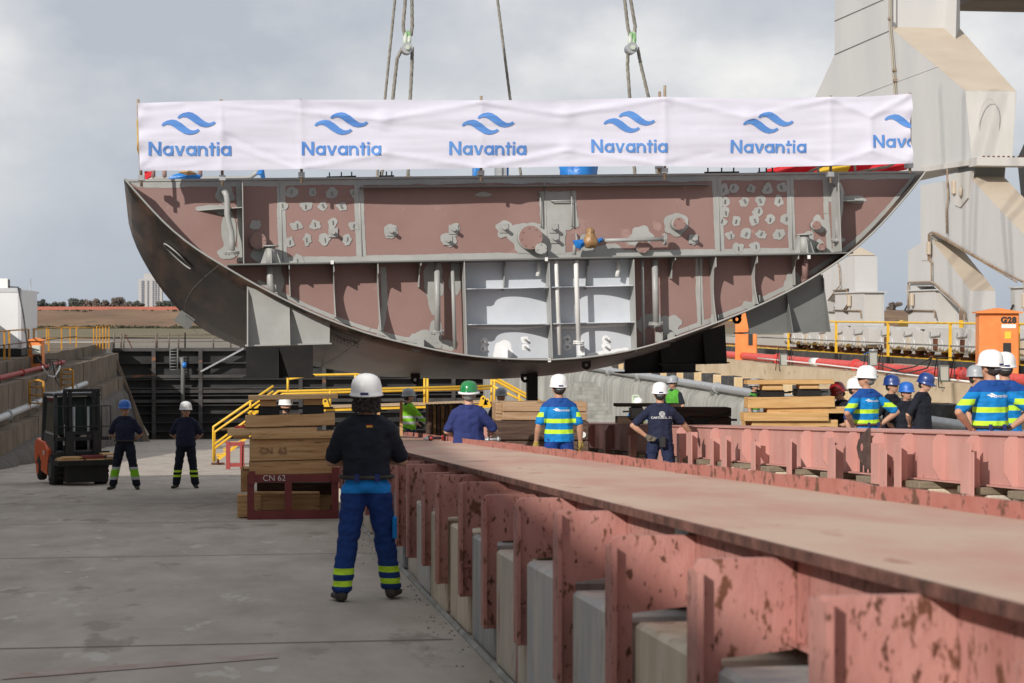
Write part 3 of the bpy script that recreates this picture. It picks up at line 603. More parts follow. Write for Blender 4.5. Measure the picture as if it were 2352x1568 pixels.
t=thing('scaffold_rail','bent scaffold rails behind the red and yellow flag','rail'); b=B(); b.tube([P(1845,402,33.1),P(1890,380,33.1),P(2010,372,33.1)],.025,8); b.tube([P(1960,398,33.1),P(2040,382,33.1),P(2060,372,33.1)],.025,8); b.build('tube',scaf,t)
b=B(); 
for u in(1880,1965): b.tube([P(u,402,33.05),P(u-2,372,33.05)],.022,8)
b.build('post',scaf,t)
# ================= ROPES AND SHACKLES =================
def rope(pts,Y,r,label,ext=True,grp='steel ropes carrying the hull block'):
    q=[P(u,v,Y) for u,v in pts]
    if ext: q=[q[0]+(q[0]-q[1]).normalized()*14]+q
    pts3=[]
    for a,c in zip(q,q[1:]):
        n=max(2,int((c-a).length/.06)); pts3+= [a.lerp(c,k/n) for k in range(n)]
    pts3.append(q[-1]); b=B(); n=len(pts3)
    for s in range(5):                                    # five strands laid round each other
        st=[]
        for k,p in enumerate(pts3):
            a=k*.06/.30*2*math.pi*.5+s*2*math.pi/5; st.append(p+V((math.cos(a),math.sin(a),0))*r*.55)
        b.tube(st,r*.5,5,False)
    o=b.build('wire_rope',ropem); tag(o,label,'rope',grp); return o
rr_=.033
rope([(907,0),(884,228),(866,405)],36.6,.026,'thin steel rope hanging left of the left shackle')
rope([(932,-10),(926,60),(930,82)],36.2,rr_,'left strand of the rope pair above the left shackle')
rope([(946,-10),(947,60),(944,82)],36.2,rr_,'right strand of the rope pair above the left shackle')
rope([(925,108),(912,135),(902,228),(876,404)],36.2,rr_,'left leg of the rope sling below the left shackle',False)
rope([(947,108),(946,150),(942,228),(937,404)],36.2,rr_,'right leg of the rope sling below the left shackle',False)
rope([(1142,-5),(1172,228),(1198,412)],38.5,.028,'single steel rope hanging between the two shackles')
rope([(1434,-10),(1442,62),(1448,84)],36.2,rr_,'left strand of the rope pair above the right shackle')
rope([(1447,-10),(1459,60),(1457,84)],36.2,rr_,'right strand of the rope pair above the right shackle')
rope([(1443,108),(1441,150),(1446,222),(1458,400)],36.2,rr_,'left leg of the rope sling below the right shackle',False)
rope([(1464,108),(1472,150),(1489,222),(1510,400)],36.2,rr_,'right leg of the rope sling below the right shackle',False)
shg=mat('green_white_shackle',(.5,.52,.46),(.16,.34,.13),scale=7,rough=.5,spread=(.45,.55))
for u,l in((936,'green and white bow shackle on the left sling'),(1453,'green and white bow shackle on the right sling')):
    t=thing('bow_shackle',l,'shackle','shackles joining the slings'); c=P(u,90,36.15); s=36.2/FX
    b=B(); b.tube([P(u-6,108,36.0),P(u-5,88,36.05),P(u-3,78,36.15),P(u+1,74,36.2),P(u+4,78,36.15),P(u+4,90,36.05),P(u+2,108,36.0)],.04,10); b.build('bow',shg,t)
    c=P(u,109,35.95); b=B(); b.disc(c,(0,1,0),13*s,.3,20); b.build('thimble',galv,t); b=B(); b.disc(c+V((0,-.06,0)),(0,1,0),6*s,.08,6); b.build('pin',shg,t)
# ================= GROUND, SLIP, WALLS =================
XL,XR=-6.8,15.5; YG=128.0
ORD='first second third fourth fifth sixth seventh eighth ninth tenth eleventh twelfth thirteenth fourteenth fifteenth sixteenth seventeenth eighteenth nineteenth twentieth'.split()
b=B(); b.box(XL-2,XR+3,-25,YG+3,-1.2,0,slip=True); struct(b.build('slip_floor',conc,keep=True))
raisedm=mat('keel_way_concrete',(.34,.3,.26),(.42,.38,.33),scale=1.5,rough=.9,bump=.4,wear=(.22,.15,.12),wthr=.6,wscale=3)
b=B(); b.box(4.6,12.5,46.5,57,.2,.6,slip=True); tag(b.build('work_platform',raisedm),'low concrete work platform beyond the ship block where the surveyors stand','platform')
b=B(); b.box(3.4,13.8,4,70,-.3,.27,slip=True); struct(b.build('keel_way',raisedm,keep=True))
# expansion joint and old paint streak on the floor
jm=mat('joint_tar',(.15,.135,.12),rough=.9)
b=B(); a=PF(0,1113,.004); c=PF(560,1083,.004); n_=V((0,.045,-.045*SL)); b.face([a-n_,c-n_,c+n_,a+n_]); 
for y_ in(13.2,21.6,28.4,34.5,47,55,64,74,86): b.face([(XL,y_,.004-SL*y_),(1.3,y_,.004-SL*y_),(1.3,y_+.025,.004-SL*y_),(XL,y_+.025,.004-SL*y_)])
struct(b.build('floor_joint',jm,keep=True,norm=False))
sm=mat('faded_red_streak',(.34,.25,.22),(.38,.33,.29),scale=5,rough=.9,spread=(.4,.6))
b=B(); a=PF(0,1560,.005); c=PF(640,1510,.005)
b.face([a,c,c+V((0,.25,-.0125)),a+V((.1,.3,-.015))]); struct(b.build('floor_marking',sm,keep=True,norm=False))
mud=mat('mudflat',(.15,.13,.105),(.24,.215,.18),scale=.05,rough=.9,stretch=(1,3,1)); 
b=B(); b.box(-2600,2600,YG+3,6500,-5,-3.2); struct(b.build('mudflat',mud,keep=True))
b=B(); b.box(-60,XL-2.2,-60,YG+2,-9,-.22); b.box(XR+3.6,500,-60,YG+20,-9,-.02); struct(b.build('quay_ground',mat('quay_concrete',(.36,.32,.27),(.45,.4,.34),scale=.5,rough=.95,bump=.3,wear=(.24,.21,.18),wthr=.6,wscale=.9),keep=True))
def rough_ground(name,m,x0,x1,y0,y1,zf,nx,ny,amp,sc_):
    b=B(); g=[[b.b.verts.new((x0+(x1-x0)*i/nx,y0+(y1-y0)*j/ny,zf(j/ny)+amp*noise.noise(V(((x0+(x1-x0)*i/nx)*sc_,j*.7,0))))) for j in range(ny+1)] for i in range(nx+1)]
    for i in range(nx):
        for j in range(ny): b.b.faces.new((g[i][j],g[i+1][j],g[i+1][j+1],g[i][j+1])).smooth=True
    return b.build(name,m,keep=True)
gr=mat('marsh_grass',(.12,.105,.06),(.19,.155,.095),scale=.06,rough=.95,stretch=(1,5,1)); struct(rough_ground('marsh_grass_ground',gr,-500,500,395,640,lambda t:-3.0+.5*t,120,8,.25,.05))
bank=mat('dry_bank',(.15,.09,.058),(.23,.15,.09),scale=.035,rough=.95,stretch=(1,1,3),wear=(.09,.075,.05),wthr=.58,wscale=.09)
struct(rough_ground('dry_embankment',bank,-520,520,600,680,lambda t:-3.1+6.0*min(1,t*1.4),200,12,.6,.08))
struct(rough_ground('far_ground',bank,-2500,2500,700,3000,lambda t:1.2,20,4,.3,.01))
fw=mat('far_red_wall',(.42,.13,.09),(.48,.17,.12),scale=.02,rough=.9)
b=B(); b.box(-500,60,690,692,-1,4.2); tag(b.build('perimeter_wall',fw),'long low red wall on top of the brown embankment across the marsh','wall')
# shrubs and trees far away
def leafclump(b,c,r,n,sz):
    for _ in range(n):
        d=V((random.gauss(0,1),random.gauss(0,1),random.gauss(0,1))).normalized()*r*random.uniform(.55,1)
        p=V(c)+V((d.x,d.y,d.z*.75)); a=V((random.gauss(0,1),random.gauss(0,1),random.gauss(0,1))).normalized()*sz; q=a.cross(V((random.gauss(0,1),random.gauss(0,1),random.gauss(0,1)))).normalized()*sz*.7
        b.face([p-a,p-q,p+a,p+q])
scr=mat('dark_scrub',(.045,.048,.03),(.08,.075,.045),scale=.1,rough=.95)
b=B()
for i in range(900):
    x=random.uniform(-200,60); t=random.random()<.55; y=597+random.uniform(-8,4) if t else random.uniform(655,678); z=-3 if t else 2.2; leafclump(b,(x,y,z+.2),random.uniform(.7,1.9) if t else random.uniform(.4,.9),40,.42)
tag(b.build('marsh_scrub',scr,norm=False,keep=True),'dark low scrub bushes along the foot and crest of the embankment','scrub',kind='stuff')
tcol=[mat('far_tree_green',(.10,.115,.10),(.14,.145,.12),scale=.2,rough=.95),mat('far_tree_brown',(.16,.125,.11),(.19,.155,.13),scale=.2,rough=.95),mat('far_tree_dark',(.075,.09,.085),(.11,.12,.1),scale=.2,rough=.95)]  # greyed leaf colours, with the distance haze painted in
trunkm=mat('bark',(.09,.075,.06),rough=.9)
trees=[(72,668,'tall thin tree just right of the white cabin',2,.6),(84,690,'low dark tree beside the thin tree right of the cabin',2,1),(97,683,'round dark tree left of a pale gap in the tree line',2,1.1),(128,691,'small pale tree in the gap of the tree line',0,.8),(150,690,'low green tree at the left quarter of the tree line',0,1),(176,684,'broad green tree in the left half of the tree line',0,1.2),(196,686,'brownish tree left of the middle of the tree line',1,1),(214,684,'reddish brown bare tree mid tree line',1,.9),(234,689,'low brown tree in a dip of the tree line',1,1),(258,685,'brown leafed tree right of the dip in the tree line',1,1.2),(280,682,'tallest brown tree before the gap near the tower',1,1.3),(305,689,'small green tree left of the white apartment tower',0,.8),(322,693,'low green bush-like tree in front of the apartment tower',0,.6),(372,687,'green tree right of the apartment tower beside the hull',0,.9),(390,688,'green tree farther right of the tower, half behind the hull',2,.9),(2052,692,'low tree clump on the horizon between the two crane legs',1,.8)]
for u,v,l,ci,wd in trees:
    Y=900 if u<1000 else 700; s=Y/FX; top=P(u,v,Y); base=V((top.x,top.y,1.0)); h=top.z-base.z; t=thing('far_tree',l,'tree','trees on the far shore')
    b=B(); b.tube([base,base+V((0,0,h*.5)),base+V((.3,0,h*.8))],[.35,.25,.1],6)
    for k in range(4): a=k*1.7; b.tube([base+V((0,0,h*.4)),base+V((math.cos(a)*wd*2,math.sin(a),h*.75))],[.15,.05],5)
    b.build('trunk',trunkm,t); b=B()
    for k in range(13): leafclump(b,base+V((random.uniform(-2.6,2.6)*wd,random.uniform(-2,2),h*random.uniform(.35,.86))),random.uniform(.8,1.6)*max(.6,wd),110,.42)
    b.build('crown',tcol[ci],t,norm=False)
# apartment tower
Y=1500; twm=mat('tower_render',(.42,.415,.41),(.46,.45,.44),scale=.02,rough=.9); tbm=mat('tower_dark',(.15,.17,.21),rough=.6)
t=thing('apartment_tower','tall pale apartment tower rising behind the far tree line','building')
a=P(318,706,Y); c=P(372,640,Y); b=B(); b.box(a.x,c.x,Y,Y+16,0,c.z); q=P(330,628,Y); b.box(q.x,c.x-1,Y+1,Y+14,c.z,q.z); b.build('wall',twm,t)
for u in(328,333,340,352,358,364):
    for k in range(13):
        p=P(u,646+k*4.6,Y-.3); w=1.0 if u in(328,333) else .55
        if u in(333,): continue
        b=B(); b.box(p.x-w,p.x+w,Y-.35,Y-.02,p.z-.55,p.z+.55); b.build('window',tbm,t)
# antenna mast
p=P(71,790,90); t=thing('antenna_mast','thin grey lattice mast beside the white cabin','mast'); b=B(); top=P(70,638,90); b.tube([p,top],[.05,.025],6); b.build('pole',galv,t)
b=B()
for v in(672,704): q=P(71,v,90); b.tube([q-V((.5,0,0)),q+V((.35,0,0))],.03,5)
b.build('crossarm',galv,t)
# ---- left dock wall, in tiers, rounded buttresses
def tier(name,x0,x1,y0,y1,z0,z1,m,label,cat='wall',lev=True,bul=0,step=3.2):
    b=B()
    if not bul: 
        n=int((y1-y0)/4); 
        for k in range(n):
            ya=y0+(y1-y0)*k/n; yb=y0+(y1-y0)*(k+1)/n-.02; dx=random.uniform(-.02,.02); dz=random.uniform(-.02,.02)
            b.box(x0,x1+dx,ya,yb,z0,z1+dz)
    o=b.build(name,m,keep=False); tag(o,label,cat); return o
def buttress_wall(label,xs,y0,y1,zt_,zb,face,m,step=3.6,d=.5):
    """cast wall whose face swells in rounded panels; face=+1 looks to +x"""
    b=B(); ny=int((y1-y0)/.3); prof=[(0,0),(.05,-.12),(.16,-.35),(.22,-.9),(.3,-1.6)]
    zs=[0,.03,.1,.25,.5,.9,1.4,2.2,3.2,4.5,7]
    g=[]
    for i in range(ny+1):
        y=y0+(y1-y0)*i/ny; ph=(y%step)/step; bl=math.sin(math.pi*min(1,max(0,(ph-.08)/.84)))**.35*.17; sh=.5*(int(y/step)%3==0)*.3
        row=[]
        for z in zs:
            out_=min(1,z/.35)**.5*.3+ (z>1.2)*sh + bl*min(1,z/.3)
            row.append(b.b.verts.new((xs+face*(out_-.5),y,zt_-z)))
        row.insert(0,b.b.verts.new((xs-face*2.5,y,zt_)))
        g.append(row)
    for i in range(ny):
        for j in range(len(g[0])-1): b.b.faces.new((g[i][j],g[i][j+1],g[i+1][j+1],g[i+1][j])).smooth=True
    o=b.build('dock_wall',m); tag(o,label,'wall'); return o
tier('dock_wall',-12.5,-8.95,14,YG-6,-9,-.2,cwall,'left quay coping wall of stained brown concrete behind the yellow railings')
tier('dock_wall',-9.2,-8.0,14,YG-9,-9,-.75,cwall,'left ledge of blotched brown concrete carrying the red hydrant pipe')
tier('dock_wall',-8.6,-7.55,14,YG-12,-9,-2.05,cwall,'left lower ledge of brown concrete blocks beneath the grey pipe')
dkw=mat('dark_wall_concrete',(.075,.068,.06),(.125,.112,.1),scale=1.1,rough=.95,bump=.5,bscale=5,stretch=(2,2,.4),wear=(.09,.085,.08),wthr=.6,wscale=1.2)  # dark grey concrete with vertical streaks of tone
buttress_wall('dark left dock wall with rounded concrete panels at floor level',-7.05,16,YG-14,-2.7,-9,1,dkw,step=7)
# right side
buttress_wall('grey rounded concrete dock wall on the right beneath the grey pipe',XR,20,YG-8,-1.15,-9,-1,cgrey,step=4.5)
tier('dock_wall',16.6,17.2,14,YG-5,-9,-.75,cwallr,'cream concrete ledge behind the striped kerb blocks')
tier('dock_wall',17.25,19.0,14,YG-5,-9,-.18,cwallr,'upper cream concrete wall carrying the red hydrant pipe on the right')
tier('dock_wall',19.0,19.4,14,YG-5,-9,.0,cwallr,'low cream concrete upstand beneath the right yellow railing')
b=B(); b.box(16.05,16.7,14,YG-5,-9,-1.0); tag(b.build('dock_wall',cwallr),'cream concrete shelf between the grey pipe and the striped kerb','wall')
# rail bed black edge
b=B(); b.box(19.42,19.5,14,120,-.05,.2); tag(b.build('rail_edge_beam',mat('black_edge',(.035,.04,.045),(.06,.06,.06),scale=3,rough=.7,wear=(.15,.07,.04),wthr=.6,wscale=4)),'black steel edge beam along the crane rail bed','beam')
b=B(); n=0
for k in range(60): 
    y=22+k*1.6; b.box(19.5,21.6,y,y+.8,.0,.16)
b.build('rail_bed_stripes',yel); tag(bpy.context.scene.objects['rail_bed_stripes'],'yellow hazard stripes painted on the crane rail bed','marking'); 
b=B(); b.box(20.9,21.0,14,120,.0,.24); tag(b.build('crane_rail',rust),'rusty crane rail under the grey crane bogies','rail')
# stairs in the right wall
t=thing('stair','concrete steps climbing the grey dock wall behind the man in blue','stairs')
for k in range(11):
    u=1345-k*4.6+ (k>8)*0; v=962-k*9.2; p=PX(1352-k*4.2,968-k*9,XR-1.0); b=B(); b.box(XR-1.15-.02*k,XR+.3,p.y-1.0,p.y+1.2,p.z-.6,p.z); b.build('step',cgrey,t)
# striped kerb blocks
kb=mat('kerb_black',(.04,.042,.045),(.08,.075,.07),scale=5,rough=.85,wear=(.2,.15,.1),wthr=.64,wscale=5); ky=mat('kerb_cream',(.62,.42,.2),(.7,.55,.34),scale=4,rough=.85)
K0=None; k=0; y=94.0
while y>30:
    t=tag(None or B().box(16.1,16.58,y-1.15,y,-1.0,-.62).build('kerb_block',kb if k%2 else ky,bevel=.02),'%s %s kerb block on the ledge above the grey pipe, counted from the far end'%(ORD[k//2] if k//2<20 else 'twentyfirst','black' if k%2 else 'cream'),'kerb block','striped kerb blocks'); k+=1
    y-=1.2 if k%2 else 1.9
    if k>38: break
# pipes along the walls
def walltube(x,z,y0,y1,r,m,label,cat,fl=6,fm=None,bow=0):
    t=thing('wall_pipe',label,cat); b=B(); n=24; b.tube([(x+bow*math.sin(k),y0+(y1-y0)*k/n,z) for k in range(n+1)],r,12); b.build('pipe',m,t)
    y=y0+2
    while y<y1:
        b=B(); b.disc((x,y,z),(0,1,0),r*1.45,.12,14); b.build('pipe_coupling',fm or m,t); b=B(); b.box(x-r*.5,x+r*.5,y+.8,y+.9,z-r-.14,z-r*.3); b.build('pipe_bracket',dgrey,t); y+=fl
    return t
walltube(15.75,-1.0,16,95,.13,galv,'long grey galvanised pipe running along the grey right dock wall','pipe',7)
walltube(17.9,-.02,20,100,.13,redpipe,'red hydrant pipe with bolted flanges along the right quay wall','pipe',9)
for y in(62,46,80): 
    b=B(); b.tube([(17.9,y,-.02),(17.9,y+.8,-.02)],.134,12); t=b.build('pipe_sleeve',whitep); tag(t,{62:'white sleeve on the red pipe behind the white helmeted man',46:'white sleeve on the red pipe behind the orange cabinet',80:'white sleeve on the red pipe beside the far orange cabinet'}[y],'sleeve')
walltube(-8.0,-1.75,16,96,.13,galv,'grey galvanised pipe along the left dock wall above the forklift','pipe',8)
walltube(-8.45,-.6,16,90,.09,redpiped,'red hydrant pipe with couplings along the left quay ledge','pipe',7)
# cables lying on the right ledge
for i,(pts,r,l) in enumerate((([(1740,822),(1800,828),(1900,838),(2020,852),(2150,868),(2300,884)],.025,'white hose lying along the right quay in front of the red pipe'),([(2020,838),(2060,850),(2100,842),(2140,822),(2130,845),(2080,858),(2050,850),(2030,865)],.02,'tangle of black cable on the ledge above the blue helmeted men'))):
    b=B(); b.tube([PX(u,v,17.5) for u,v in pts],r,6); tag(b.build('cable',whitep if i==0 else blackp),l,'cable')
# ---- end wall, gate
b=B(); q=[(128,818),(180,812),(241,812),(262,880),(300,960),(330,1012),(205,1040),(150,1040)]
b.prism([P(u,v,118) for u,v in q],(0,6,0)); gw=mat('end_wall_concrete',(.3,.28,.235),(.38,.35,.3),scale=.6,rough=.93,bump=.3,wear=(.28,.18,.09),wthr=.63,wscale=.7,stretch=(1.5,1.5,.4)); tag(b.build('gate_abutment',gw),'sloping pale concrete abutment left of the black dock gate','wall')
b=B(); b.prism([P(u,v,117.6) for u,v in((240,811),(250,811),(300,905),(330,1014),(317,1014),(283,930))],(0,.3,0)); tag(b.build('guide_plate',mat('blue_grey_plate',(.22,.225,.25),(.27,.27,.29),scale=1,rough=.6)),'pale sloping steel guide plate at the left end of the gate','plate')
b=B(); b.prism([P(u,v,117.4) for u,v in((252,811),(264,811),(342,1010),(346,1020),(330,1020),(297,905))],(0,.3,0)); tag(b.build('guide_plate',mat('rusty_plate',(.13,.09,.065),(.2,.16,.12),scale=2,rough=.8,stretch=(1,1,.3))),'rusty brown sloping steel seal plate at the left end of the gate','plate')
b=B(); b.prism([P(u,v,120) for u,v in((1128,800),(1330,800),(1330,1010),(1135,1010))],(0,5,0)); tag(b.build('gate_abutment',cgrey),'grey concrete abutment right of the dock gate','wall')
gt=thing('dock_gate','huge black ribbed steel dock gate closing the far end of the slipway','gate')
gblk=mat('gate_black',(.02,.02,.021),(.045,.045,.045),scale=.5,rough=.6,stretch=(1,1,2),wear=(.1,.1,.1),wthr=.7,wscale=.35); gst=mat('gate_steel',(.07,.068,.068),(.035,.032,.03),scale=2,rough=.6,stretch=(.4,1,1),wear=(.2,.09,.05),wthr=.6,wscale=1.4)
a=P(262,1030,YG); c=P(1145,798,YG); b=B(); b.box(a.x,c.x,YG,YG+2,a.z-1,c.z); b.build('skin_plate',gblk,gt)
for v in(798,831,859,868,888,893,905,915,927,945,966,986):
    z=P(700,v,YG).z; h=.2 if v in(798,859,893,915) else .07; x1=c.x; b=B(); b.box(a.x,x1,YG-.5,YG,z-h,z); b.build('girder',gst if v in(798,859,893,915,888) else gblk,gt)
for u,m in((354,gst),(461,gst),(690,gblk),(744,gst),(868,gst),(950,gblk),(1040,gst)):
    x=P(u,900,YG).x; b=B(); b.box(x-.12,x+.12,YG-.56,YG,a.z,c.z-.05); b.build('upright',m,gt)
b=B(); b.bar(P(461,853,YG-.6),P(560,800,YG-.6),.25,.1); b.build('brace',galv,gt)
b=B(); b.tube([P(417,820,YG-.8),P(420,840,YG-.8),P(419,985,YG-.8)],.13,8); b.build('gate_pipe',dgrey,gt); b=B(); b.tube([P(419,838,YG-.9),P(428,838,YG-.9)],.2,10); b.build('valve_motor',tarp,gt)
b=B()
for u in(391,408): b.tube([P(u,800,YG-.7),P(u,850,YG-.7)],.04,5)
for v in range(800,850,7): b.tube([P(391,v,YG-.7),P(408,v,YG-.7)],.03,5)
b.build('ladder',dgrey,gt)
b=B(); 
for v in(768,783): b.tube([P(262,v+2,YG),P(560,v,YG)],.03,5)
for u in(262,278,284,358,361,388,410,425,425,490,530,552): b.tube([P(u,800,YG),P(u,764,YG)],.05,5)
b.build('handrail',mat('rusty_rail',(.1,.075,.06),(.2,.17,.14),scale=9,rough=.7),gt)
b=B(); b.bar(P(287,768,YG),P(304,800,YG),.3,.05); b.build('gangway_stair',rust,gt)
# ---- railings
def railing(name,pts,h,label,m,mm=None,cat='railing',mid=True,grp=None,lowblack=False,r=.028):
    t=thing(name,label,cat,grp)
    b=B()
    b.tube([V(p)+V((0,0,h)) for p in pts],r,6); b.build('top_rail',m,t)
    if mid:
        b=B(); b.tube([V(p)+V((0,0,h*.52)) for p in pts],r*.7,6); b.build('mid_rail',mm or m,t)
    for p in pts:
        p=V(p); b=B(); b.box(p.x-.035,p.x+.035,p.y-.035,p.y+.035,p.z+(.25 if lowblack else 0),p.z+h); o=b.build('post',m,t)
        if lowblack: b=B(); b.box(p.x-.05,p.x+.05,p.y-.05,p.y+.05,p.z-.05,p.z+.27); b.build('post_shoe',black,o)
    return t
railing('railing',[(19.2,y,-.05) for y in(20,26,32,38,44,48.5,53.5,59,64.5,70.5,77.5,86,96,108)],1.32,'yellow safety railing with black shoes along the right crane track',yel,dgrey,lowblack=True,r=.035)
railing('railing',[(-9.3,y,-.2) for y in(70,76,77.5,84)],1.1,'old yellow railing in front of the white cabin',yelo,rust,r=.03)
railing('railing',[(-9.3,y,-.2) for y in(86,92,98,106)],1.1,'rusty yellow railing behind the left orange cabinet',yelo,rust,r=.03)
zq=-.2; g0=P(107,803,116); g1=P(215,800,116)
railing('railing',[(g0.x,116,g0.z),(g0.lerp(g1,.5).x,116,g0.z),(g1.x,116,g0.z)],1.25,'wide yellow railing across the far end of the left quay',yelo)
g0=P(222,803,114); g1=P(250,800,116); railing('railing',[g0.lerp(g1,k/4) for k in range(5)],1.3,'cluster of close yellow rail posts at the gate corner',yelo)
def hoop(u,v0,v1,w,X,label):
    a=PX(u,v1,X); t=thing('ladder_hoop',label,'ladder','yellow ladder hoops on the left wall'); z1=PX(u,v0,X).z; b=B()
    b.tube([a,V((a.x,a.y,z1)),V((a.x+.3,a.y-.0,z1+.05)),V((a.x+.5,a.y-.2,z1)),V((a.x+.5,a.y-.2,a.z))],.045,7); b.build('stile',yelo,t)
    b=B(); 
    for k in range(3): z=a.z+(z1-a.z)*(.2+k*.3); b.tube([(a.x,a.y,z),(a.x+.5,a.y-.2,z)],.03,6)
    b.build('rung',yelo,t)
hoop(68,876,938,12,-7.9,'near yellow ladder hoop on the left wall above the forklift'); hoop(140,850,892,12,-8.0,'far yellow ladder hoop on the left wall beside the grey pipe end')
# ---- white cabin
t=thing('site_cabin','white site cabin with a rooftop air conditioner on the left quay','cabin'); cm=mat('cabin_white',(.7,.71,.72),(.66,.66,.66),scale=.6,rough=.5,wear=(.5,.45,.38),wthr=.72,wscale=1.4); cmd=mat('cabin_frame',(.5,.51,.53),rough=.5)
a=P(48,664,82); zb=-.05; b=B(); b.box(a.x-6,a.x,82,88,zb+.18,a.z,bev=.03); b.build('wall',cm,t)
b=B(); b.box(a.x-.12,a.x+.012,81.985,82.1,zb+.18,a.z+.05); b.build('corner_post',cmd,t); b=B(); b.box(a.x-6,a.x+.016,81.975,82.11,a.z-.12,a.z+.052); b.build('eave_rail',cmd,t)
b=B(); b.box(a.x-6,a.x+.01,81.99,88,zb-.1,zb+.18); b.build('skid',black,t)
q=P(0,665,82.5); b=B(); b.box(q.x-.2,q.x+.32,82.5,83,a.z,a.z+.44,bev=.02); o=b.build('air_conditioner',whitep,t); b=B(); b.box(q.x+.32,q.x+.34,82.55,82.95,a.z+.05,a.z+.4); b.build('fan_grille',blackp,o)
b=B(); b.tube([V((a.x-.5,82.5,a.z+.1)),V((a.x-.1,81.9,a.z+.08)),V((a.x+.1,81.9,a.z-1)),V((a.x+.3,81.6,.2)),V((a.x+.9,80,.1))],.035,6); b.build('power_cable',blackp,t)
# ---- orange power cabinets
def cabinet(X,Y,w,d,h,z,label,txt=None,roof=True,grey_=False,rz=0):
    t=thing('power_cabinet',label,'cabinet','orange shore power cabinets',loc=(X,Y,z),rz=rz); k=[]
    def bb(b,n,m): o=b.build(n,m,t); return o
    b=B(); b.box(-w/2,w/2,-d/2,d/2,0,h,bev=.012); body=bb(b,'cabinet_body',orng)
    b=B(); b.prism([(-w/2-.08,-d/2-.1,h),(w/2+.08,-d/2-.1,h),(w/2+.08,-d/2-.1,h+.03),(0,-d/2-.1,h+.13),(-w/2-.08,-d/2-.1,h+.03)],(0,d+.2,0)); bb(b,'canopy',orng)
    b=B(); b.box(.02,w/2-.03,-d/2-.014,-d/2-.002,.08,h-.1); bb(b,'door',orng)
    b=B(); b.box(w*.1,w*.3,-d/2-.022,-d/2-.015,h*.28,h*.58); bb(b,'vent_panel',blackp)
    b=B(); b.box(w*.14,w*.3,-d/2-.022,-d/2-.015,h*.64,h*.74); bb(b,'warning_label',mat('label_yellow',(.8,.5,.05),rough=.5))
    if txt:
        b=B(); b.box(w*.06,w*.42,-d/2-.022,-d/2-.015,h*.79,h*.845); bb(b,'notice_plate',whitep)
        sign(txt,(w*.235,-d/2-.022,h*.865),.2,blackp,t,stencil=True)
    if grey_:
        b=B(); b.box(-.1,.22,-d/2-.2,-d/2,h*.55,h*.85,bev=.02); bb(b,'switch_box',mat('pale_box',(.5,.52,.46),rough=.5))
        b=B(); b.tube([(.1,-d/2-.1,h*.55),(.12,-d/2-.25,h*.4),(.3,-d/2-.3,.3),(.5,-d/2-.3,.05)],.035,6); bb(b,'power_cable',blackp)
        b=B(); b.box(-.1,.25,-d/2-.03,-d/2,.3,h*.5); bb(b,'vent_panel_open',blackp)
    return t
def sign(txt,loc,size,m,parent,name='lettering',rx=90,rzz=0,bold=.012,stencil=False,center=True):
    cu=bpy.data.curves.new('t','FONT'); cu.body=txt; cu.size=size; cu.offset=bold*size/.2; cu.extrude=.001; cu.align_x='CENTER' if center else 'LEFT'; cu.space_character=1.1 if stencil else 1
    o=bpy.data.objects.new('t',cu); COL.objects.link(o); dg=bpy.context.evaluated_depsgraph_get(); me=bpy.data.meshes.new_from_object(o.evaluated_get(dg)); bpy.data.objects.remove(o)
    me.transform(Matrix.Translation(loc)@Matrix.Rotation(R(rzz),4,'Z')@Matrix.Rotation(R(rx),4,'X')); me.materials.clear(); me.materials.append(m)
    o=bpy.data.objects.new(name,me); COL.objects.link(o); ALL.append(o); o.parent=parent; return o
p=PX(2290,750,18.1); cabinet(p.x,p.y,.95,.85,1.72,-.18,'near orange power cabinet stencilled G28 in front of the crane bogies','G28',rz=-.25)
p=PX(1714,733,18.1); cabinet(p.x,p.y,.8,.8,1.95,-.18,'far orange power cabinet under the right end of the hull block',rz=-.25)
p=P(75,838,80); cabinet(-8.75,82,.52,.5,1.2,-.75,'small orange power cabinet with a pale switch box on the left quay',grey_=True,rz=-.1)
# ---- floodlights and valves on the right ledge
for u,v,X,l in((1800,830,17.4,'portable floodlight in a wire frame beside the red pipe behind the timber stack'),(2005,828,17.4,'portable floodlight with a valve on the red pipe above the white helmeted man'),(2168,862,17.3,'portable floodlight in a wire frame left of the G28 cabinet'),(120,850,-8.2,'portable floodlight beside the left orange cabinet')):
    p=PX(u,v,X); t=thing('floodlight',l,'floodlight','portable floodlights on the ledges'); z=p.z-.3; b=B(); b.box(p.x-.13,p.x+.13,p.y-.04,p.y+.04,z+.14,z+.56,bev=.01); b.build('lamp_housing',dgrey,t)
    b=B(); b.box(p.x-.1,p.x+.1,p.y-.05,p.y-.041,z+.18,z+.52); b.build('lamp_glass',mat('lamp_glass',(.4,.42,.38),rough=.3),t)
    b=B()
    for dx in(-.2,.24):
        b.tube([(p.x+dx,p.y-.2,z),(p.x+dx,p.y-.05,z+.75),(p.x+dx,p.y+.3,z)],.014,5)
    for zz in(.0,.75): b.tube([(p.x-.2,p.y-.2+ (zz>0)*.15,z+zz),(p.x+.24,p.y-.2+(zz>0)*.15,z+zz)],.014,5)
    b.build('wire_frame',blackp,t)
p=PX(2006,806,17.9); t=thing('hydrant_valve','grey hydrant valve standing on the red pipe','valve'); b=B(); b.tube([p-V((0,0,.5)),p],.06,10); b.disc(p,(0,0,1),.13,.05,12); b.disc(p-V((0,0,.25)),(0,0,1),.12,.05,12); b.build('valve_body',galv,t); b=B(); b.tube([p+V((-.3,0,-.1)),p+V((.0,0,.02))],.02,6); b.build('handle',tarp,t)
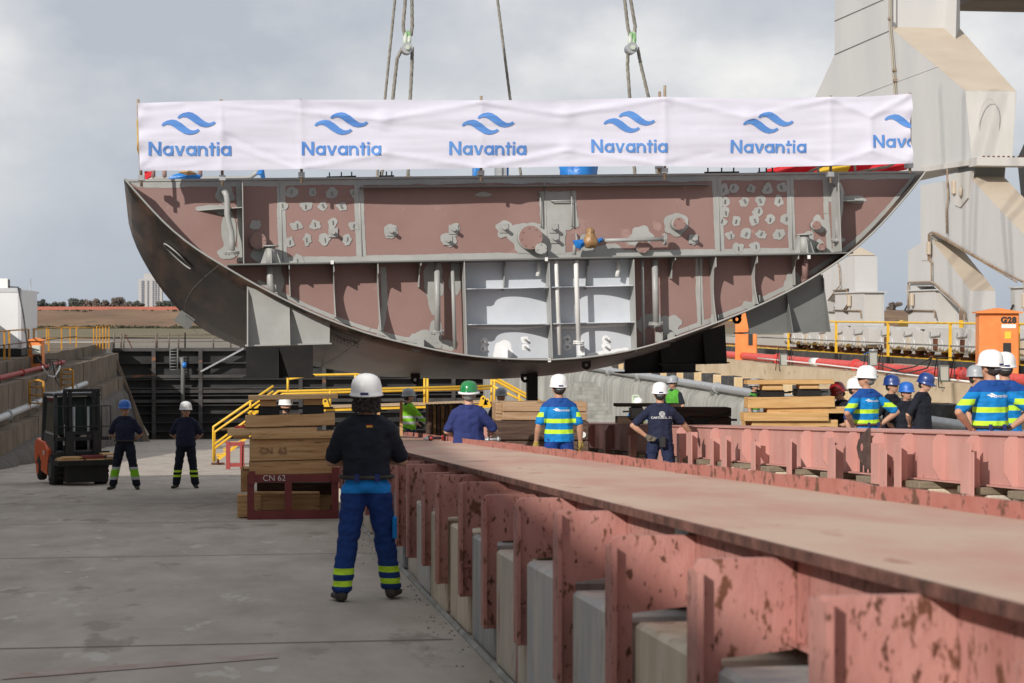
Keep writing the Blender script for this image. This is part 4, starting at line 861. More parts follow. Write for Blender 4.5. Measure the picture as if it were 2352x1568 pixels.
# cable coil on abutment
p=P(172,825,117); b=B(); 
for k in range(5): 
    r=.55+.06*k; b.tube([p+V((r*math.cos(t_)*.8+random.uniform(-.03,.03),-.3-.05*k,r*math.sin(t_))) for t_ in [k_*math.pi/10 for k_ in range(21)]],.06,5,False)
tag(b.build('cable_coil',blackp),'black cable coil hung on the pale abutment wall','cable')
b=B(); b.tube([P(152,814,117.2),P(190,818,117.2),P(202,828,117.2),P(199,884,117.2)],.1,8); tag(b.build('wall_conduit',scaf),'bent pale conduit pipe on the abutment wall','pipe')
for i,pts in enumerate(([(120,830),(124,850),(128,870),(136,885)],[(112,822),(118,845),(112,862),(105,875)],[(98,842),(110,862),(124,866),(135,850),(138,840)])):
    b=B(); b.tube([PX(u,v,-7.7) for u,v in pts],.03,5); tag(b.build('loose_cable',blackp if i<2 else galv),('black cable drooping down the left wall beside the yellow hoop','thinner black cable trailing left of the drooping one','grey hose sagging between the left ledge and the abutment')[i],'cable')
# ================= GANTRY CRANE LEG =================
XC=20.5
cn=thing('gantry_crane','towering pale grey gantry crane leg on multiple bogies right of the hull block','crane')
def CP(q,X=XC): return [PX(u,v,X) for u,v in q]
def WO(u,v,ur,X=XC): a=PX(u,v,X); return P(ur,v,a.y).x-X      # width across the leg, read at one corner
def slab(q,W_,name,m,X=XC,par=None):
    b=B(); p=CP(q,X)
    if isinstance(W_,(int,float)): b.prism(p,(W_,0,0))
    else:
        n=len(p); a=[b.b.verts.new(x) for x in p]; c=[b.b.verts.new(x+V((w,0,0))) for x,w in zip(p,W_)]; b.b.faces.new(a); bmesh.ops.triangulate(b.b,faces=[b.b.faces.new(c[::-1])])
        for i in range(n): b.b.faces.new((a[i],c[i],c[(i+1)%n],a[(i+1)%n]))
    return b.build(name,m,par or cn)
W1=WO(2043,62,2205); W2=WO(2217,208,2335); W3=WO(2232,368,2325)
def chamf(q,W_,name,m,X=XC,o=.004,W2_=None):                       # the face that an edge sweeps, painted apart (dust lies on it)
    a,c=CP(q,X); n=(c-a).cross(V((1,0,0))).normalized(); n=n if n.y<0 else -n; b=B(); w=V((W_,0,0)); w2=V((W2_ or W_,0,0)); b.face([a+n*o,c+n*o,c+w2+n*o,a+w+n*o]); return b.build(name,m,cn,norm=False)
leg=slab([(1917,-260),(2043,-260),(2043,62),(2217,208),(2232,368),(2100,398),(1960,430),(1780,470),(1755,455),(1870,228),(1917,125)],[W1,W1,W1,W2,W3,W3,W3,W3,W3,W1,W1],'upper_leg',crane)
chamf([(2043,62),(2217,208)],W1-.01,'leg_chamfer',craneb,W2_=W2-.01); chamf([(2217,208),(2232,368)],W2-.01,'leg_front_panel',cranes,W2_=W3-.01)
for q in(((1917,125),(2043,70)),((1917,48),(2030,-2)),((1918,240),(2155,152))):
    a,c=CP(q,XC-.012); b=B(); b.tube([a,c],.014 if q[0][1]<130 else .006,5); b.build('weld_seam',dgrey if q[0][1]<130 else crane,leg)
b=B(); a=PX(2043,-200,XC-.05); b.tube(CP([(2043,-200),(2043,62),(2048,110),(2055,215),(2060,260)],XC-.05),.035,7); b.tube(CP([(2047,-200),(2047,62),(2052,110),(2059,215),(2063,260)],XC-.05),.02,6)
b.build('conduit',mat('grey_conduit',(.3,.27,.22),rough=.5),leg)
for u,v in((2044,42),(2054,160),(2056,184)): p=PX(u,v,XC-.06); b=B(); b.box(p.x-.05,p.x+.05,p.y-.09,p.y+.09,p.z-.04,p.z+.04); b.build('conduit_clip',scaf,leg)
# bottom flange with bolts
fa,fb=PX(2110,396,XC-.1),PX(2232,378,XC-.1); b=B(); b.prism([fa,fb,fb+V((0,0,.16)),fa+V((0,0,.16))],(W3+.2,0,0)); p=PX(2234,372,XC-.15); b.box(XC-.15,XC+W3+.2,p.y-.35,p.y+.3,p.z-.12,p.z+.12); o=b.build('flange',cranes,cn)
for k in range(9): q=V((XC+.1+k*W3/8.2,p.y-.2,p.z+.12)); b=B(); b.disc(q,(0,0,1),.035,.05,6); b.build('bolt',rust,o)
b=B(); ell=[]; 
p0=PX(2225,230,XC); yy=PX(2224,285,XC).y
b.tube([(XC+W3*.5+.3*math.cos(t_),yy-.06,PX(2224,285,XC).z+.75*math.sin(t_)) for t_ in [k*math.pi/14 for k in range(29)]],.012,5,False); b.build('manhole_rim',cranes,leg)
# pivot plates
slab([(2175,402),(2229,392),(2222,455),(2205,476),(2192,470)],.12,'pivot_plate',cranes,XC-.05); slab([(2200,385),(2240,378),(2235,440),(2215,440)],W3-.3,'pivot_block',dgrey,XC+.15)
p=PX(2206,440,XC-.1); b=B(); b.sph(p,(.05,.12,.2),1); b.build('pivot_pin',craneb,cn)
# equaliser beams
e1=slab([(2114,425),(2175,415),(2226,405),(2287,472),(2352,538),(2520,700),(2520,740),(2342,646),(2139,536),(2137,598),(2116,598),(2114,520)],1.05,'equaliser_beam',crane)
chamf([(2226,405),(2287,472)],1.04,'equaliser_top',craneb); chamf([(2287,472),(2352,538)],1.04,'equaliser_top',craneb); chamf([(2352,538),(2520,700)],1.04,'equaliser_top',craneb)
e2=slab([(2085,576),(2113,559),(2120,545),(2141,553),(2229,667),(2231,758),(2214,758),(2213,717),(2144,657),(2105,657),(2104,708),(2090,708),(2085,646)],.75,'equaliser_beam',crane,XC+.02)
chamf([(2141,553),(2229,667)],.74,'equaliser_top',craneb,XC+.02)
e3=slab([(1870,640),(1889,624),(1956,586),(1963,588),(1965,708),(1951,708),(1950,662),(1918,666),(1902,690),(1900,715),(1860,715)],.8,'equaliser_beam',crane,XC+.02)
a=PX(1956,586,XC); b=B(); b.prism([(a.x,a.y-.1,a.z),(a.x+.85,a.y-.1,a.z),(a.x+.45,a.y+.4,a.z+.3)],(0,1.2,0)); b.build('dust_cap',craneb,cn)
# truck boxes with recessed end panels
def truck(q,W_,X=XC-.02):
    o=slab(q,W_,'truck_box',crane,X); a=PX(*q[1],X); c=PX(*q[2],X); y=max(a.y,c.y); 
    b=B(); b.box(X+.05,X+W_-.05,min(a.y,c.y)-.004,min(a.y,c.y)-.002,c.z+.08,a.z-.08); b.build('end_panel',cranes,o)
    b=B(); b.box(X-.06,X+W_+.06,min(a.y,c.y)-.1,PX(*q[0],X).y+.1,a.z-.01,a.z+.03); b.build('top_plate',crane,o); return o
truck([(1918,672),(1985,671),(1985,748),(1918,748)],.7); truck([(2086,668),(2148,666),(2148,756),(2086,756)],.75); truck([(2321,661),(2352,660),(2352,758),(2321,762)],1.2)
truck([(1861,690),(1895,690),(1895,748),(1861,748)],.6); truck([(2231,668),(2290,667),(2290,758),(2231,760)],1.0,XC+.3) if False else None
# bogies: box, round hubs, wheels
us=[1822,1866,1900,1940,1962,2003,2045,2068,2112,2150,2176,2230,2290,2345]
def bog(u0,u1,vt,vb,first=None):
    X=XC-.1; a=PX(u0,vb,X); c=PX(u1,vb,X); zt_=PX(u0,vt,X).z; zb_=.38; b=B(); y1,y0=a.y,c.y; l=y1-y0
    pts=[(X,y0,zt_-.1),(X,y0+.15*l,zt_),(X,y1-.1*l,zt_),(X,y1,zt_-.12),(X,y1,zb_+.15),(X,y1-.15*l,zb_),(X,y0+.2*l,zb_),(X,y0,zb_+.12)]
    b.prism(pts,(.95,0,0)); o=b.build('bogie',crane,cn)
    for f in(.25,.75):
        y=y0+l*f; b=B(); b.disc((X,y,zb_+.18),(-1,0,0),.2,.06,18); b.disc((X-.06,y,zb_+.18),(-1,0,0),.09,.04,14); w=b.build('wheel_hub',crane,o)
        b=B(); b.tube([(X+.42,y,.46),(X+.62,y,.46)],.24,16); b.build('rail_wheel',rust,o)
    b=B(); b.tube([(X-.05,y0+l*.3,zt_-.12),(X-.05,y0+l*.3,zb_+.5),(X-.05,y0+l*.7,zb_+.45),(X-.05,y0+l*.7,zt_-.1)],.02,5); b.build('bogie_conduit',galv,o)
    b=B(); b.box(X-.05,X,y0+.42*l,y0+.56*l,zb_+.05,zb_+.4); b.build('rust_patch',rust if random.random()<.4 else craneb,o)
for q in((1800,1832,748,795),(1836,1868,748,798),(1874,1906,748,800),(1912,1946,748,802),(1950,1996,748,805),(2012,2062,750,808),(2066,2110,752,810),(2122,2178,752,812),(2184,2240,754,815),(2252,2300,754,818),(2316,2380,755,822)): bog(*q)
# motor, cable runs
def run(pts,r=.03,X=XC-.07,m=None): b=B(); b.tube(CP(pts,X),r,6); b.build('conduit',m or scaf,cn)
run([(2137,600),(2132,596),(2133,537),(2140,533),(2152,536),(2230,582),(2300,622),(2338,642),(2352,646),(2356,700)]); run([(2140,606),(2136,598),(2136,540),(2148,537),(2230,586),(2336,648)],.02); run([(2176,380),(2176,420),(2178,455),(2174,480),(2175,536)],.03)
run([(2086,650),(2088,648),(2134,647),(2145,650),(2190,690),(2216,718),(2218,735)]); run([(2086,710),(2086,652)]); run([(2139,598),(2140,645)],.025); run([(1914,712),(1976,713),(1978,730)],.025); run([(2084,712),(2146,713),(2148,730)],.025); run([(1914,667),(1945,665),(1948,700),(1940,712)],.025); run([(1925,604),(1928,620),(1930,655),(1918,668),(1902,690)],.025)
run([(2085,700),(2078,712),(2086,718),(2095,712)],.03,m=blackp); run([(1946,700),(1936,714),(1946,718)],.03,m=blackp); run([(2327,700),(2322,712),(2332,718)],.03,m=blackp)
for u,v in((2133,570),(1950,690),(2094,688),(2190,430),(2352,690)):
    p=PX(u,v,XC-.1); b=B(); b.box(p.x-.05,p.x+.05,p.y-.1,p.y+.1,p.z-.2,p.z+.2,bev=.02); b.build('junction_box',craneb,cn)
# overhead beam and far leg
b=B(); a=P(2205,25,72); b.box(a.x-.5,a.x+14,67,72,a.z,a.z+3); b.build('overhead_girder',mat('girder_underside',(.13,.105,.09),(.17,.14,.12),scale=.4,rough=.7,stretch=(1,3,1)),cn)
c2=thing('harbour_crane','dark grey steel leg of a second crane at the right edge of the view','crane')
b=B(); b.prism(CP([(2336,365),(2352,330),(2420,240),(2420,470),(2350,500),(2344,440)],27),(2,0,0)); b.build('leg_box',dgrey,c2); b=B(); b.prism(CP([(2336,505),(2420,490),(2420,515),(2338,520)],26.8),(2.4,0,0)); b.build('flange',black,c2)
# yellow machinery glimpsed behind
t=thing('yellow_machine','yellow machine glimpsed between the crane trucks','machine'); p=PX(2075,740,24); b=B(); b.box(24,26,p.y-1,p.y+.6,.2,1.3,bev=.05); b.build('body',yel,t); b=B(); b.tube([(24,p.y-.8,1.3),(24,p.y-1,1.9),(24.2,p.y-.4,2.1),(24.3,p.y,1.2)],.06,6); b.build('hose',blackp,t)
# unseen halls, added on the left quay to throw shade over the near floor
wm=mat('shade_hall_cladding',(.3,.3,.31),(.35,.35,.35),scale=.5,rough=.7)
for q,l in(((-26,-12.2,-34,15.5,-.2,10.35),'tall unseen grey hall added to shade the head of the slipway'),((-26,-12.2,15.6,36,-.2,7.3),'lower unseen grey hall added to shade the slipway'),((-26,-12.2,36.1,88,-.2,2.2),'long low unseen grey shed added to shade the left quay')):
    t=thing('shade_hall',l,'building'); b=B(); b.box(*q); b.build('wall',wm,t); b=B(); b.box(q[0]-.2,q[1]+.15,q[2]+.01,q[3]-.01,q[5]+.003,q[5]+.25); b.build('roof',dgrey,t)
    for k in range(int((q[3]-q[2])/5)): b=B(); b.box(q[1],q[1]+.06,q[2]+1.5+k*5,q[2]+4+k*5,3,5.4) if q[5]>3 else b.box(q[1],q[1]+.06,q[2]+1.5+k*5,q[2]+4+k*5,.8,1.7); b.build('window',glass,t)
# ================= PEOPLE =================
skinm=[mat('skin_tan',(.42,.22,.145),(.48,.27,.18),scale=9,rough=.55),mat('skin_fair',(.5,.28,.2),(.56,.33,.24),scale=9,rough=.55)]
hairm={'dark':mat('dark_hair',(.018,.014,.012),(.05,.04,.035),scale=40,rough=.7,bump=.8,bscale=60),'grey':mat('grey_hair',(.25,.24,.23),(.14,.13,.12),scale=40,rough=.7,bump=.6,bscale=60)}
bootm=mat('work_boot',(.03,.026,.022),(.055,.048,.04),scale=12,rough=.7); glovem={'y':mat('yellow_glove',(.42,.28,.06),(.25,.17,.06),scale=14,rough=.8),'g':mat('grey_glove',(.09,.075,.06),(.15,.13,.1),scale=14,rough=.8)}
HM={'w':mat('helmet_white',(.78,.78,.77),rough=.42,coat=.1),'b':mat('helmet_blue',(.02,.13,.5),rough=.42,coat=.1),'n':mat('helmet_navy',(.015,.045,.2),rough=.35,coat=.3),'g':mat('helmet_grey',(.3,.32,.34),rough=.4),'r':mat('helmet_red',(.25,.012,.015),rough=.3,coat=.3),'gr':mat('helmet_green',(.012,.2,.055),rough=.22,coat=.5)}
LIME=(.5,.78,.04); LIMD=(.2,.5,.02); SIL=(.42,.43,.44); NAVY=(.01,.02,.09); NAVB=(.003,.30,.72)
nav=banded('navantia_shirt',(.004,.22,.58),[(1.385,1.6,(.008,.06,.26),0,9,None),(1.01,1.07,LIME,0,.205,None),(1.16,1.22,LIME,0,.205,None),(1.245,1.31,LIME,.21,9,None)],rough=.75)
SH={'nav':nav,'black':mat('black_polo',(.009,.011,.018),(.014,.016,.026),scale=6,rough=.85,bump=.3,bscale=20),'navy':mat('navy_polo',(.012,.016,.04),(.018,.022,.05),scale=6,rough=.85,bump=.3,bscale=20),
 'navy2':mat('navy_work_shirt',(.02,.03,.12),(.028,.04,.15),scale=6,rough=.85,bump=.3,bscale=20),
 'lime':banded('lime_shirt',LIMD,[(1.03,1.09,SIL,0,9,None),(1.17,1.22,SIL,0,9,None)]),'vest':banded('green_vest',(.09,.36,.04),[(1.02,1.07,SIL,0,.2,None),(0.9,1.6,(.015,.017,.025),.185,9,None)])}
TR={'blue':banded('blue_trousers',(.012,.045,.2),[(.88,1.1,(.01,.2,.58),0,9,None),(.225,.275,LIME,0,9,None),(.13,.175,LIME,0,9,None)]),
 'navlime':banded('navy_trousers_lime',(.012,.015,.028),[(.42,.47,SIL,0,9,None),(.27,.42,LIMD,0,9,None),(.21,.27,SIL,0,9,None)]),
 'navband':banded('navy_trousers_bands',(.012,.015,.028),[(.345,.39,LIME,0,9,None),(.245,.29,LIME,0,9,None)]),'navy':mat('navy_trousers',(.014,.02,.055),(.02,.028,.07),scale=6,rough=.85,bump=.3,bscale=20),'bright':mat('bright_blue_trousers',(.006,.2,.55),(.01,.16,.45),scale=6,rough=.8,bump=.3,bscale=20),'royal':mat('royal_trousers',(.008,.05,.26),(.01,.04,.2),scale=6,rough=.8,bump=.3,bscale=20)}
eyem=mat('eye_dark',(.02,.015,.012),rough=.3); lipmm=mat('lip',(.3,.12,.09),rough=.6); specm=mat('sunglasses',(.012,.012,.014),rough=.12)
def chain(b,pts,rs,sub=2):
    for i in range(len(pts)-1):
        a,c=V(pts[i]),V(pts[i+1]); ra=V(rs[i]) if isinstance(rs[i],(tuple,list)) else V((rs[i],)*3); rc=V(rs[i+1]) if isinstance(rs[i+1],(tuple,list)) else V((rs[i+1],)*3)
        n=max(1,int((c-a).length/(min(min(ra),min(rc))*.3)))
        for k in range(n+(i==len(pts)-2)): t=k/n; b.sph(a.lerp(c,t),ra.lerp(rc,t),sub)
def melt(b,vox,amp=0,frq=9,sm=4,cut=None):
    """melt overlapping swellings into one continuous surface"""
    me=bpy.data.meshes.new('m'); b.b.to_mesh(me); b.b.free(); o=bpy.data.objects.new('m',me); COL.objects.link(o)
    md=o.modifiers.new('r','REMESH'); md.mode='VOXEL'; md.voxel_size=vox; md.use_smooth_shade=True; s=o.modifiers.new('s','SMOOTH'); s.iterations=sm; s.factor=.5
    dg=bpy.context.evaluated_depsgraph_get(); m2=bpy.data.meshes.new_from_object(o.evaluated_get(dg)); bpy.data.objects.remove(o)
    q=bmesh.new(); q.from_mesh(m2)
    if amp:
        q.normal_update(); off=V((random.uniform(0,50),0,0))
        for v in q.verts:
            w=noise.noise(V((v.co.x*frq,v.co.y*frq,v.co.z*frq*1.5))+off)+.6*noise.noise(V((v.co.x*frq*2.2,v.co.y*frq*2.2,v.co.z*frq*3))+off); v.co+=v.normal*w*amp
    if cut:
        for z,up in cut:
            bmesh.ops.bisect_plane(q,geom=q.verts[:]+q.edges[:]+q.faces[:],plane_co=(0,0,z),plane_no=(0,0,1 if up else -1),clear_outer=True)
    for f in q.faces: f.smooth=True
    r=B(); r.b.free(); r.b=q; return r
def hand(b,w,d,pn,side,curl=.6,sc=1.0):
    w=V(w); d=V(d).normalized(); pn=V(pn); pn=(pn-d*pn.dot(d)).normalized(); x=d.cross(pn)*side
    c=w+d*.05; b.sph(c,(.038*sc,.038*sc,.038*sc),2); n0=len(b.b.verts)
    b.obox(w+d*.05,x*.036,pn*.014,d*.045)
    for k,(o,l) in enumerate(((-.029,.068),(-.010,.078),(.010,.074),(.028,.058))):
        p=w+d*.088+x*o; pts=[p]; a=0
        for seg in(.42,.32,.26): a+=curl*.9; p=p+(d*math.cos(a)+pn*math.sin(a))*l*seg*1.15; pts.append(p)
        b.tube(pts,[.0105*sc,.010*sc,.009*sc,.006*sc],7)
    p=w+d*.025-x*.034; b.tube([p,p-x*.02+d*.025+pn*.01,p-x*.022+d*.05+pn*.022,p-x*.014+d*.066+pn*.03],[.013,.012,.010,.007],7)
POSE={ # per side: elbow, wrist, hand direction, palm normal, curl
 'down':lambda s:((s*.265,-.03,1.13),(s*.285,.05,.885),(s*.02,.1,-1),(-s,0,0),.55),
 'behind':lambda s:((s*.285,-.09,1.14),(s*.09,-.17,.97),(-s,-.05,-.25),(0,-.6,.2),.35),
 'hips':lambda s:((s*.40,-.12,1.17),(s*.215,.0,.985),(-s*.75,.35,-.25),(0,.3,-.9),.4),
 'crossed':lambda s:((s*.262,.07,1.12),(-s*.02,.22,1.15+.03*s),(-s,-.15,.1),(0,-1,0),.4),
 'front':lambda s:((s*.28,.05,1.13),(s*.10,.27,1.02),(-s*.6,.5,-.1),(0,0,-1),.5),
 'lean':lambda s:((s*.30,.12,1.15),(s*.2,.33,1.03),(-s*.3,.8,-.3),(0,0,-1),.3),
 'up':lambda s:((s*.3,.15,1.25),(s*.13,.28,1.5),(-s*.5,.6,.4),(0,0,-1),.5)}
NP=[0]
def person(label,loc,rz=0,sc_=1.0,pose=('down','down'),shirt='navy',trous='navy',helm='w',skin=0,hair='dark',head=0,tilt=0,stance=.1,long=False,belly=0,tuck=False,glove=None,glasses=False,vox=.014,stride=0,cust=None,curly=False,legs=True,beard=False):
    t=thing('person',label,'person','shipyard workers watching the lift',loc=loc,rz=rz); t.scale=(sc_*1.1,sc_*1.06,sc_); NP[0]+=1
    sk=skinm[skin]; HR=Matrix.Translation((0,0,1.5))@Matrix.Rotation(head,4,'Z')@Matrix.Rotation(tilt,4,'X')@Matrix.Translation((0,0,-1.5)); H=lambda p:HR@V(p)
    arms=[(s,)+tuple((cust or {}).get(s) or POSE[pose[0 if s<0 else 1]](s)) for s in(-1,1)]
    lg=[(s*.10,s*(.10+stance*.45),s*(.10+stance),(stride*s)) for s in(-1,1)]
    # body
    b=B()
    chain(b,[(0,0,.95),(0,0,1.1),(0,.0,1.3),(0,-.005,1.40),(0,-.005,1.5)],[(.15,.105,.1),(.13,.09,.08),(.155,.1,.1),(.14,.085,.07),(.055,.058,.05)])
    chain(b,[(0,-.005,1.48),H((0,.01,1.56))],[.055,.058])
    for c,r in(((0,.005,1.655),(.076,.094,.098)),((0,.03,1.6),(.064,.07,.07)),((0,.055,1.565),(.042,.045,.034)),((0,.105,1.625),(.014,.022,.024)),((0,.1,1.655),(.009,.012,.03)),((0,.082,1.585),(.028,.02,.012)),((0,.075,1.675),(.055,.022,.016)),((-.078,0,1.63),(.012,.02,.032)),((.078,0,1.63),(.012,.02,.032))): b.sph(H(c),r,3)
    for s,el,wr,hd,pn,cu in arms:
        sh=(s*.165,-.005,1.385); chain(b,[sh,el,wr],[.05,.042,.03]); f=V(el).lerp(V(wr),.3); chain(b,[el,f,wr],[.04,.045,.028])
    for (x0,x1,x2,st),s in zip(lg,(-1,1)): chain(b,[(x0,0,.9),(x1,st*.4+.01,.5),(x2,st,.09)],[.075,.05,.038])
    m=melt(b,vox*.8,sm=3)
    for s,el,wr,hd,pn,cu in arms:
        if glove is None: hand(m,wr,hd,pn,s,cu)
    m.build('body',sk,t,norm=False)
    if glove:
        for s,el,wr,hd,pn,cu in arms:
            g=B(); chain(g,[wr,V(wr)+V(hd).normalized()*.02],[.037,.038]); hand(g,wr,hd,pn,s,cu,1.25); g.build('glove',glovem[glove],t,norm=False)
    # shirt
    b=B(); bl=belly
    zb=1.0 if tuck else .9
    chain(b,[(0,0,zb-.05),(0,bl*.5,1.02),(0,bl*.6,1.12),(0,0,1.28),(0,-.008,1.385)],[(.197+bl*.3,.146+bl*.4,.05),(.188+bl*.35,.132+bl*.5,.07),(.180+bl*.3,.130+bl*.5,.08),(.192,.135,.1),(.175,.115,.075)])
    for s,el,wr,hd,pn,cu in arms:
        sh=V((s*.165,-.005,1.375)); el=V(el); wr=V(wr)
        if long: chain(b,[sh,el,el.lerp(wr,.9)],[.07,.058,.045])
        else: chain(b,[sh,sh.lerp(el,.82)],[.07,.066])
    chain(b,[(-.165,-.005,1.385),(-.06,-.005,1.445),(.06,-.005,1.445),(.165,-.005,1.385)],[.068,.082,.082,.068])
    sm_=melt(b,vox,amp=.0075,frq=11,sm=4,cut=[(zb,False),(1.505,True)]); so_=sm_.build('shirt',SH[shirt],t,norm=False)
    # collar
    b=B(); b.rev([(.085,-.03),(.079,.0),(.07,.022),(.064,.02)],(0,-.004,1.49),18,1,1.02); b.build('collar',SH['navy'] if shirt in('vest','lime') else SH[shirt],so_)
    # trousers
    b=B(); chain(b,[(0,0,1.03 if tuck else 1.0),(0,-.01,.93)],[(.168,.118,.05),(.17,.13,.08)])
    for (x0,x1,x2,st),s in zip(lg,(-1,1)): chain(b,[(s*.085,-.005,.9),(x1,st*.4+.012,.5),(x2,st+.005,.11)],[(.104,.12,.09),(.084,.092,.07),(.078,.086,.06)])
    melt(b,vox,amp=.010,frq=10,sm=3,cut=[(1.035,True),(.075,False)]).build('trousers',TR[trous],t,norm=False)
    if tuck:
        b=B(); b.tube([(math.cos(a)*.19,math.sin(a)*.14,1.005) for a in [k*math.pi/14 for k in range(29)]],.018,6,False); b.build('belt',bootm if belly<.03 else mat('brown_belt',(.12,.05,.03),rough=.5),t)
        for x in(-.07,.08): b=B(); b.box(x-.018,x+.018,-.152,-.14,.975,1.035); b.build('belt_loop',SH['navy2'],t)
    for (x0,x1,x2,st),s in zip(lg,(-1,1)):
        b=B(); w=s*.25; chain(b,[(x2-w*.0,st-.05,.05),(x2+w*.08,st+.05,.045),(x2+w*.2,st+.15,.035)],[(.045,.05,.045),(.045,.05,.04),(.04,.05,.032)]); chain(b,[(x2,st,.06),(x2,st,.14)],[.048,.05])
        melt(b,.012,sm=2,cut=[(.0,False)]).build('boot',bootm,t,norm=False)
    # hair
    b=B(); 
    if curly:
        for k in range(240):
            a=random.uniform(math.pi*.9,math.pi*2.1); z=random.uniform(1.54,1.66); r=.078+random.uniform(0,.02); b.sph(H((math.cos(a)*r,math.sin(a)*r*1.12+.0,z)),random.uniform(.012,.022),1)
    else:
        b.sph(H((0,-.018,1.66)),(.083,.088,.075),3); b.sph(H((0,-.035,1.61)),(.07,.065,.055),3)
    b.build('hair',hairm[hair],t)
    if beard:
        b=B(); b.sph(H((0,.05,1.567)),(.055,.055,.042),2); b.build('beard',hairm['dark'],t)
    b=B()
    for s in(-1,1): b.sph(H((s*.03,.088,1.65)),(.015,.009,.008),1)
    b.build('eye',eyem,t)
    b=B(); b.sph(H((0,.1,1.588)),(.024,.008,.006),1); b.build('mouth',lipmm,t)
    if glasses:
        b=B()
        for s in(-1,1): b.sph(H((s*.034,.095,1.65)),(.03,.012,.018),2); b.tube([H((s*.06,.085,1.655)),H((s*.082,.0,1.65))],.004,5)
        b.build('sunglasses',specm,t)
    # helmet
    b=B(); N=30; rings=[]
    pr=[(1.10,-.012),(1.13,-.004),(1.05,.004),(1.02,.03),(1.0,.06),(.9,.105),(.7,.135),(.42,.152),(.14,.158)]
    for r,z in pr:
        ring=[]
        for k in range(N):
            a=2*math.pi*k/N; y=math.sin(a); ex=1+(.28*max(0,y)**3 if z<.003 else 0)
            ring.append(b.b.verts.new(H((math.cos(a)*.112*r,.0+y*.133*r*ex,1.685+z-(.02*(1-y)*.5 if z<.04 else 0)-(.01*max(0,y) if z<.003 else 0)))))
        rings.append(ring)
    inner=[b.b.verts.new(H((math.cos(2*math.pi*k/N)*.1,math.sin(2*math.pi*k/N)*.12,1.69))) for k in range(N)]; rings.insert(0,inner)
    for i in range(len(rings)-1):
        for k in range(N): b.b.faces.new((rings[i][k],rings[i][(k+1)%N],rings[i+1][(k+1)%N],rings[i+1][k])).smooth=True
    b.b.faces.new(rings[-1]).smooth=True
    b.tube([H(p) for p in((0,-.118,1.735),(0,-.097,1.79),(0,-.04,1.825),(0,.045,1.825),(0,.1,1.785))],[.006,.016,.02,.018,.006],8)
    hel=b.build('helmet',HM[helm],t)
    if helm=='gr':
        b=B(); b.tube([H((math.cos(a)*.122,math.sin(a)*.145,1.683-.01*(1-math.sin(a)))) for a in [k*math.pi/15 for k in range(31)]],.017,8,False); b.build('helmet_band',HM['w'],hel)
    if helm in('w','gr'):
        b=B(); q=[H((x,-.147+abs(x)*.1,z)) for x,z in((-.03,1.672),(.03,1.672),(.03,1.692),(-.03,1.692))]; b.face(q); b.build('helmet_sticker',mat('sticker_navy',(.02,.02,.12),rough=.5),hel,norm=False)
        b=B(); b.sph(H((0,-.085,1.635)),(.05,.03,.02),2); b.build('helmet_strap',HM['g'],hel)
    return t,so_
def onback(t,so,txt,z,size,m,x=0,bold=.006,logo=None,name='shirt_lettering'):
    bv=BVHTree.FromPolygons([v.co for v in so.data.vertices],[p.vertices for p in so.data.polygons])
    def wrap(p):
        h=bv.ray_cast(V((p[0],-1,p[1])),V((0,1,0))); return V((p[0],(h[0].y if h[0] is not None else -.12)-.004,p[1]))
    if txt:
        cu=bpy.data.curves.new('t','FONT'); cu.body=txt; cu.size=size; cu.offset=bold*size; cu.align_x='CENTER'; cu.resolution_u=3
        o=bpy.data.objects.new('t',cu); COL.objects.link(o); dg=bpy.context.evaluated_depsgraph_get(); me=bpy.data.meshes.new_from_object(o.evaluated_get(dg)); bpy.data.objects.remove(o)
        for v in me.vertices: v.co=wrap((v.co.x+x,v.co.y+z))
        me.materials.clear(); me.materials.append(m); o=bpy.data.objects.new(name,me); COL.objects.link(o); ALL.append(o); o.parent=so
    if logo=='wave':
        b=B(); c=size*.9
        for q in swoosh(): b.face([wrap((x-size*2.72+a*c*.5 -.5*c*.3,z-.55*c+cc*c*.55-.2*c)) for a,cc in q])
        bmesh.ops.triangulate(b.b,faces=b.b.faces[:],ngon_method='EAR_CLIP'); b.build('shirt_logo',m,so,norm=False)
    if logo=='wheel':
        b=B(); cz=z+size*1.6
        for k in range(16):
            a=k*math.pi/8; b.face([wrap((x+math.cos(a+d)*r,cz+math.sin(a+d)*r)) for d,r in((-.07,.012),(.07,.012),(.1,.032),(-.1,.032))])
        for k in range(24):
            a=k*math.pi/12; b.face([wrap((x+math.cos(a+d)*r,cz+math.sin(a+d)*r)) for d,r in((-.12,.037),(.12,.037),(.12,.042),(-.12,.042))])
        b.sph(wrap((x,cz)),(.008,.004,.008),1); b.build('shirt_logo',m,so,norm=False)
wt=mat('print_white',(.8,.8,.8),rough=.7)
def at(u,vt,pxm,hs=1.0):                                  # helmet top at a pixel, px per metre -> feet position
    p=PD(u,vt,FX/pxm); return V((p.x,p.y,p.z-1.84*hs))
def fl_(u,v): p=PF(u,v); return p
A0=PF(842,1378); tA,sA=person('nearest man, seen from behind, arms crossed, in black polo, blue trousers and white helmet',A0,rz=-.06,sc_=1.0,pose=('crossed','crossed'),shirt='black',trous='blue',tuck=True,hair='dark',curly=True,stance=.08,vox=.011,stride=.08,head=-.1)
b=B(); 
for z,mm,n in((1.325,fred,'r'),(1.333,fyel,'y'),(1.345,fred,'r2')): pass
bv=BVHTree.FromPolygons([v.co for v in sA.data.vertices],[p.vertices for p in sA.data.polygons])
for i,(z0,z1,mm) in enumerate(((1.405,1.412,fred),(1.412,1.424,fyel),(1.424,1.431,fred))):
    b=B(); ys=[bv.ray_cast(V((x,-1,1.418)),V((0,1,0)))[0].y for x in(-.02,.02)]; yv=min(ys)-.004; b.face([(-.0,yv,z0),(.045,yv,z0),(.045,yv,z1),(-.0,yv,z1)]); b.build('flag_patch',mm,sA,norm=False)
